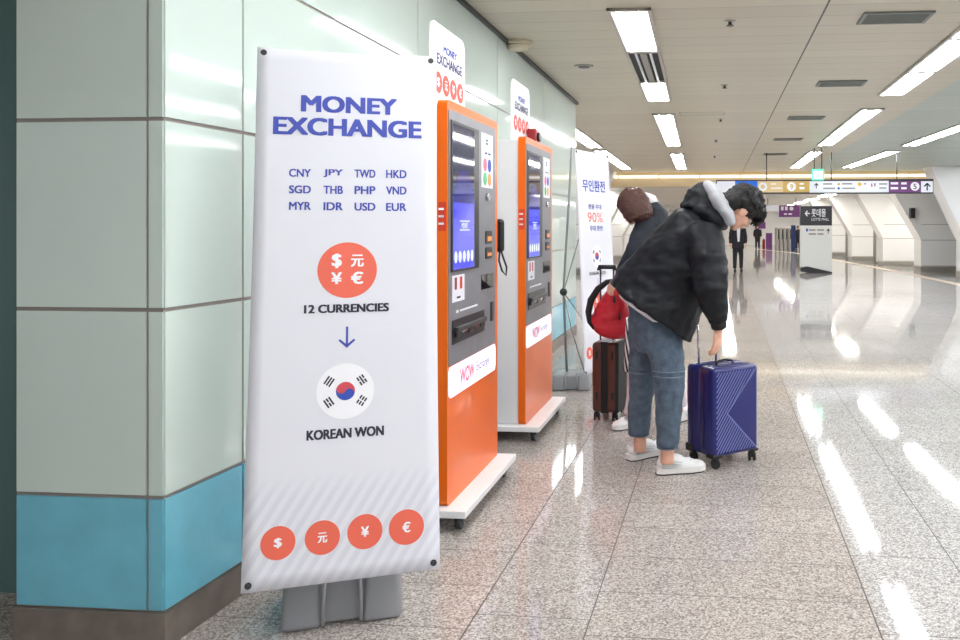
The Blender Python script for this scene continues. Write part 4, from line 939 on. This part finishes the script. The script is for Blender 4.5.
m_ = MB(); m_.tube([bX @ Vector(q) for q in ((.10, .1, z1), (.115, .1, z1 + .022), (.17, .1, z1 + .03), (.225, .1, z1 + .022), (.24, .1, z1))], .008, 8); m_.build('carry_handle', M['black'], bs)
tl = []
for px, dd in ((697.5, 4.93), (716, 4.93)):
    top = at(px, 309, dd); bot = at(px + (1.5 if px < 700 else 0), 371, dd); m_ = MB(); m_.tube([bot, top], .0065, 8); m_.build('telescopic_pole', M['chrome'], bs); tl.append(top)
m_ = MB(); m_.tube([tl[0] - (tl[1] - tl[0]) * .1, tl[0], tl[1], tl[1] + (tl[1] - tl[0]) * .1], .014, 10); m_.build('pull_grip', M['black'], bs)

# brown case
a_ = math.radians(12); u3 = (RT * math.cos(a_) - FW * math.sin(a_)); v3 = (RT * math.sin(a_) + FW * math.cos(a_)); O = cw((591.5 - PX) / F * 5.95, 5.95, 0); O.z = 0
cX = Matrix.Translation(O) @ Matrix((u3, v3, UP)).transposed().to_4x4()
cs = thing('suitcase', 'brown and black suitcase under the red backpack', 'suitcase', cX)
m_ = MB(); m_.box((0, 0, .065), (.205, .36, .585), None, .03, cX, 4); m_.build('shell', M['brown'], cs)
m_ = MB(); m_.box((.07, -.004, .06), (.125, .364, .59), None, .004, cX); m_.build('centre_band', M['black'], cs)
m_ = MB(); m_.box((.172, .0, .062), (.206, .36, .588), None, .012, cX); m_.build('side_trim', M['soled'], cs)
for x in (.03, .15):
    for z in (.16, .46): m_ = MB(); m_.box((x, -.006, z), (x + .02, .0, z + .06), None, .002, cX); m_.build('buckle', M['black'], cs)
for x, y in ((.03, .04), (.17, .04), (.03, .32), (.17, .32)): caster(cs, cX @ Vector((x, y, 0)), .026, FW)
tl = []
for px in (600.5, 613.5):
    p = at(px, 267, 6.08); q = Vector((p.x, p.y, .58)); m_ = MB(); m_.tube([q, p], .007, 8); m_.build('telescopic_pole', M['dmetal'], cs); tl.append(p)
m_ = MB(); e_ = (tl[1] - tl[0]) * .12; m_.tube([tl[0] - e_ - UP * .025, tl[0] - e_, tl[1] + e_, tl[1] + e_ - UP * .025], .017, 10); m_.build('pull_grip', M['black'], cs)

# red backpack
bd = 5.93
bp_ = thing('backpack', 'red backpack with black straps lying on top of the brown suitcase', 'backpack', at(610, 342, bd))
m_ = MB(); m_.loft([(at(614, 284, bd - .05), pv(5, 0, bd), FW * .03), (at(615, 290, bd - .05), pv(9, 0, bd), FW * .06), (at(613, 304, bd - .03), pv(15, 0, bd), FW * .09), (at(611, 320, bd), pv(20.5, 1, bd), FW * .12), (at(611.5, 328, bd), pv(21, 2, bd), FW * .12), (at(614, 335, bd), pv(16, 1, bd), FW * .10), (at(616, 338.5, bd), pv(9, 0, bd), FW * .06)]); m_.ell(at(597, 323, bd), pv(9, 8, bd), pv(-5, 4, bd), FW * .08)
bk = organic(m_, 'bag', M['redbag'], bp_, .010, 3, .012, 9., 11.)
m_ = MB(); m_.tube([at(x, y, bd - .1 + .01 * i) for i, (x, y) in enumerate(((615, 280), (607, 282), (598, 289), (591, 300), (588.5, 312), (589.5, 322), (594, 329)))], [.012, .02, .025, .026, .024, .018, .01], 10); m_.build('shoulder_strap', M['strap'], bp_)
m_ = MB(); m_.tube([at(612, 290, bd - .06), at(617, 279, bd - .06), at(623, 290, bd - .06)], .009, 8); m_.build('grab_loop', M['strap'], bp_)
for x, y in ((614.5, 299), (619.5, 316)):
    m_ = MB(); m_.tube([at(x, y - 3, bd - .135), at(x, y + 4, bd - .14)], .008, 8); m_.build('zip_pull', M['strap'], bp_)

# ================================================================== FAR THINGS
def far_person(name_lb, px, feet, hgt, coat, shirt=False, step=.1, k=1.0):
    g0 = onz(px, feet, 0); d = (g0 - EYE).dot(FW); s_ = hgt / 1.7
    r = thing('person', name_lb, 'person', g0); P = lambda x, y, z: g0 + RT * x * s_ + FW * y * s_ + UP * z * s_
    X = frame(P(0, 0, 1.58), -FW + RT * .2, UP); b = MB(); head_shapes(b, X, s_)
    b.tube([P(0, 0, 1.5), P(0, 0, 1.38)], [.05 * s_, .06 * s_], 10)
    b.loft([(P(0, 0, .85), RT * .14, FW * .1), (P(0, 0, 1.1), RT * .13, FW * .09), (P(0, 0, 1.35), RT * .17, FW * .1), (P(0, 0, 1.45), RT * .08, FW * .06)])
    for q in (-1, 1):
        b.tube([P(q * .19, 0, 1.38), P(q * .24, .02, 1.1), P(q * .25, -.04, .86)], [.05, .042, .03], 10)
        hand_shapes(b, frame(P(q * .25, -.04, .86), cdir(0, -.1, -1), RT * q), .4, q, s_)
        b.tube([P(q * .08, 0, .9), P(q * .1, -.02, .48), P(q * .1 + .02 * q, step * q, .06)], [.08, .055, .04], 10)
    organic(b, 'body', M['skin'], r, .014, 2); face_parts(r, X, s_)
    h_ = MB(); he(h_, X, (0, -.02, .05), (.09 * s_, .11 * s_, .09 * s_)); he(h_, X, (0, -.06, -.02), (.085 * s_, .06 * s_, .08 * s_)); organic(h_, 'hair', M['hair'], r, .012, 2)
    j = MB(); j.loft([(P(0, 0, .72), RT * .2 * s_, FW * .15), (P(0, 0, 1.1), RT * .18 * s_, FW * .14), (P(0, 0, 1.36), RT * .2 * s_, FW * .13), (P(0, 0, 1.46), RT * .09 * s_, FW * .08)])
    for q in (-1, 1): j.tube([P(q * .18, 0, 1.38), P(q * .24, .02, 1.1), P(q * .25, -.04, .9)], [.075, .065, .05], 10)
    organic(j, 'coat', M[coat], r, .016, 3, .01, 6.)
    if shirt: m_ = MB(); m_.prism([P(-.03, -.16, .95), P(.03, -.16, .95), P(.06, -.15, 1.42), P(-.06, -.15, 1.42)], FW * .03); m_.build('shirt', M['shirt'], r)
    l_ = MB()
    for q in (-1, 1): l_.tube([P(q * .08, 0, .88), P(q * .1, -.02, .48), P(q * .12, step * q, .09)], [.1, .075, .06], 10)
    organic(l_, 'trousers', M['slate'], r, .016, 2)
    for q in (-1, 1): p = P(q * .12, step * q, 0); shoe(r, p + FW * .08, p - FW * .18, mu='black', ms='soled')
far_person('walking person in dark open coat and white shirt, visible under the bending head', 738, 271, 1.70, 'slate', True, .14)
far_person('small distant person in long black coat near the ticket gates', 757.5, 249, 1.5, 'slate')
far_person('distant person in black half hidden at the left edge of the sign pylon', 798, 249.5, 1.45, 'slate')

def yplane(px, py, d): p = at(px, py, d); return Plane((0, p.y, 0), (1, 0, 0), (0, 0, 1))       # u = X, v = z, faces the viewer
def board(pl, x0, y0, x1, y1, th, m, name, parent, h=0.):
    a, v1 = pl.uv(x0, y0); b_, v0 = pl.uv(x1, y1); mb = MB(); Y = pl.O.y
    mb.box((a, Y + .0 - h, v0), (b_, Y + th, v1)); return mb.build(name, M[m], parent)
# hanging direction sign
sp_ = yplane(823, 186, 18)
c_ = at(823, 193, 18); hs = thing('hanging_sign', 'long hanging direction sign with gold, white and purple sections', 'sign', c_)
board(sp_, 716, 180, 933.5, 193.5, .12, 'pblack', 'housing', hs)
def seg(x0, x1, m): 
    a, v1 = sp_.uv(x0, 181.2); b_, v0 = sp_.uv(x1, 192.3); mb = MB(); mb.box((a, sp_.O.y - .012, v0), (b_, sp_.O.y, v1)); return mb.build('sign_panel', M[m], hs)
s0 = seg(717, 735, 'signw'); s1 = seg(735, 757.3, 'signb'); s2 = seg(757.5, 783, 'goldp'); s3 = seg(783, 809.3, 'gold'); s4 = seg(809.5, 888.6, 'signw'); s5 = seg(888.8, 920.6, 'purple'); s6 = seg(921, 932.7, 'signw')
def pr(parent, name, fn_):
    mb = MB(); fn_(mb); mb.build(name, None, parent)
hh_ = .014
def dsc(mb, x, y, r, m, h=hh_): u, v = sp_.uv(x, y); k = abs(sp_.uv(x + 1, y)[0] - u); disc(mb, sp_, u, v, r * k, M[m], h, 24)
def bar(mb, x0, y0, x1, y1, m, pl=sp_, h=hh_): a, v1 = pl.uv(x0, y0); b_, v0 = pl.uv(x1, y1); quad(mb, pl, a, v0, b_, v1, M[m], h)
def f2(mb): dsc(mb, 762.8, 186.7, 4.4, 'wprint'); dsc(mb, 762.8, 186.7, 2.2, 'goldp', hh_ + .002); bar(mb, 771, 183.4, 776, 184.6, 'wprint'); bar(mb, 771, 187.6, 782, 188.8, 'wprint')
pr(s2, 'sign_print', f2)
def f3(mb): dsc(mb, 791.5, 186.7, 4.6, 'wprint'); text_px(mb, sp_, '9', 790, 184, 793, 189.5, M['gold'], .02, hh_ + .003); bar(mb, 799.5, 183.2, 804, 184.6, 'wprint'); bar(mb, 799.5, 187, 804.5, 189.3, 'wprint')
pr(s3, 'sign_print', f3)
def f4(mb):
    dsc(mb, 859.7, 184.2, 1.9, 'yellow'); dsc(mb, 838.6, 184.2, 1.3, 'yellow'); dsc(mb, 838.6, 188.4, 1.2, 'fblue'); bar(mb, 871, 183.5, 872.3, 187, 'red'); bar(mb, 874.2, 183.3, 875.4, 186.5, 'navy')
    text_px(mb, sp_, '↑', 814, 183, 818.5, 188.5, M['dark'], .03, hh_)
    for a, b_, y in ((823, 832, 184), (823, 835, 188.4), (842, 852, 183.8), (842, 855, 188.4), (864, 866, 183.8), (879, 887, 184), (879, 886, 188)): bar(mb, a, y - .7, b_, y + .7, 'pole')
pr(s4, 'sign_print', f4)
def f5(mb):
    for a, b_ in ((890.5, 898), (901, 906.5)):
        for y in (183.2, 188): bar(mb, a, y - .9, b_, y + 1.3, 'wprint')
    dsc(mb, 914.8, 186.4, 4.5, 'wprint'); text_px(mb, sp_, '5', 913.2, 183.8, 916.4, 189.3, M['purple'], .02, hh_ + .003)
pr(s5, 'sign_print', f5)
pr(s6, 'sign_print', lambda mb: text_px(mb, sp_, '↑', 923.5, 182.8, 930.5, 190.5, M['dark'], .03, hh_))
for px in (767, 831.5, 896):
    p = at(px, 180, 18.0); q = Vector((p.x, sp_.O.y + .06, p.z)); mb = MB(); mb.cyl(q, Vector((q.x, q.y, CZ)), .012, n=8); mb.build('hanger_rod', M['dmetal'], hs)
# green exit sign
ep = yplane(818, 175, 17); es_ = thing('exit_sign', 'glowing green exit sign hanging from the ceiling above the white sign', 'sign', at(818, 180, 17))
bd_ = board(ep, 812.3, 169.3, 824, 180, .08, 'exitg', 'light_box', es_)
def fe(mb):
    bar(mb, 813.5, 171, 822.8, 178.5, 'exitw', ep, .003)
    u, v = ep.uv(818, 172.6); disc(mb, ep, u, v, .018, M['exitg'], .006, 14); bar(mb, 817.2, 173.4, 818.6, 176, 'exitg', ep, .006); bar(mb, 815.6, 176, 817.6, 177, 'exitg', ep, .006); bar(mb, 818.3, 175.8, 819.3, 178, 'exitg', ep, .006)
pr(bd_, 'pictogram', fe)
for px in (814.5, 822): p = at(px, 170, 17); q = Vector((p.x, ep.O.y + .04, p.z)); mb = MB(); mb.cyl(q, Vector((q.x, q.y, CZ)), .01, n=8); mb.build('hanger_rod', M['dmetal'], es_)
# pylon
pp = yplane(817, 240, 24.6); py0 = thing('sign_pylon', 'free-standing pylon with black header reading 롯데몰 above a white body', 'sign', onz(817, 273, 0))
a, _ = pp.uv(800.5, 240); b_, _ = pp.uv(832, 240); Yp = pp.O.y
ztop = pp.uv(817, 206)[1]; zm = pp.uv(817, 225.5)[1]; zb = pp.uv(817, 267)[1]
mb = MB(); mb.box((a, Yp, zm), (b_, Yp + .25, ztop)); hdr = mb.build('header', M['pblack'], py0)
mb = MB(); mb.prism([(a, Yp, zb), (a + .2, Yp, zb + .02), (b_, Yp, .04), (b_, Yp, zm), (a, Yp, zm)], (0, .25, 0)); bdy = mb.build('body', M['pwhite'], py0)
mb = MB(); mb.prism([(a, Yp - .03, 0.05), (a + .3, Yp - .03, 0), (b_, Yp - .03, 0.0), (b_, Yp - .03, .04), (a + .2, Yp - .03, zb + .02), (a, Yp - .03, zb - .03)], (0, .33, 0)); mb.build('plinth', M['pblack'], py0)
def fh(mb):
    text_px(mb, pp, '←', 804.8, 210.5, 810, 216.5, M['wprint'], .05, .003); text_px(mb, pp, '롯데몰', 811.5, 208.8, 825.8, 216.8, M['wprint'], .01, .003); text_px(mb, pp, 'LOTTE MALL', 811.5, 218, 829, 220.6, M['wprint'], .0, .003)
pr(hdr, 'sign_lettering', fh)
def fb(mb):
    bar(mb, 806, 228.5, 808, 231.5, 'fblue', pp, .003); text_px(mb, pp, '↑', 826.5, 228.5, 830, 233.5, M['dark'], .04, .003)
    for x0, x1, y in ((808.8, 815.5, 230), (817, 824, 230), (808.8, 816, 234), (817.5, 823.5, 234)): bar(mb, x0, y - .9, x1, y + .9, 'grout', pp, .003)
pr(bdy, 'sign_lettering', fb)
# far purple hanging sign
fp_ = yplane(790, 211, 36); ps = thing('hanging_sign', 'small distant purple and white hanging sign left of the pylon', 'sign', at(790, 217, 36))
board(fp_, 763, 205.3, 779, 211, .1, 'signw', 'white_panel', ps); pb = board(fp_, 779, 205.3, 801, 217, .1, 'purple', 'purple_panel', ps)
def fpz(mb):
    u, v = fp_.uv(791.5, 208.6); disc(mb, fp_, u, v, .09, M['wprint'], .004, 18)
    for x in (781, 785): bar(mb, x, 206.5, x + 2.6, 210.3, 'wprint', fp_, .004)
    bar(mb, 784, 213.3, 787, 214.8, 'wprint', fp_, .004); bar(mb, 788.5, 213.3, 792, 214.8, 'wprint', fp_, .004)
pr(pb, 'sign_print', fpz)
for px in (768, 796): p = at(px, 206, 36); q = Vector((p.x, fp_.O.y + .05, p.z)); mb = MB(); mb.cyl(q, Vector((q.x, q.y, 2.72)), .015, n=8); mb.build('hanger_rod', M['dmetal'], ps)
# ticket gates
for i, px in enumerate((776, 780, 784, 788)):
    g0 = onz(px + 1, 250.5, 0); lb_ = ('leftmost of the four silver ticket gates in the far hall', 'second ticket gate from the left in the far hall', 'third ticket gate from the left in the far hall', 'ticket gate beside the blue panel in the far hall')[i]
    gt = thing('ticket_gate', lb_, 'gate', g0, 'ticket gates'); mb = MB(); mb.box((g0.x - .07, g0.y, 0), (g0.x + .07, g0.y + .9, 1.35), None, .03); mb.build('cabinet', M['metal'], gt)
    mb = MB(); mb.prism([(g0.x - .02 + q, g0.y + .2, z) for q, z in ((0, .5), (.16, .7), (.16, 1.3), (0, 1.1))], (0, .03, 0)); mb.build('flap', M['dmetal'], gt)
p = onz(793, 251, 0); mb = MB(); mb.box((p.x - .1, p.y, 0), (p.x + .16, p.y + .3, 1.5), None, .02); tag(mb.build('partition_panel', M['navyb']), 'blue upright panel at the end of the ticket gates', 'panel')
p = onz(763.8, 249, 0); mb = MB(); mb.cyl((p.x, p.y, 0), (p.x, p.y, .55), .09); mb.cyl((p.x, p.y, .55), (p.x, p.y, .65), .09, .03); tag(mb.build('fire_extinguisher', M['dred']), 'red extinguisher standing beside the distant black coat', 'extinguisher')
p = onz(769, 248.5, 0); mb = MB(); mb.box((p.x - .2, p.y, 0), (p.x + .2, p.y + .1, 1.0), None, .02); tag(mb.build('notice_board', M['purple']), 'small purple upright notice left of the ticket gates', 'notice')
p = at(765.5, 224, 55); mb = MB(); mb.box((p.x - .4, 61.95, 1.25), (p.x + .4, 62.0, 1.75)); tag(mb.build('wall_notice', M['purple']), 'purple square notice on the far wall above the extinguisher', 'notice')
# fittings on the slanted right fins
p = at(913, 213, 25.3); mb = MB(); mb.box((p.x - .07, p.y - .02, p.z - .16), (p.x + .07, p.y + .25, p.z + .16), None, .01); tag(mb.build('wall_speaker', M['black']), 'small black box on the slanted white wall under the purple sign', 'speaker')
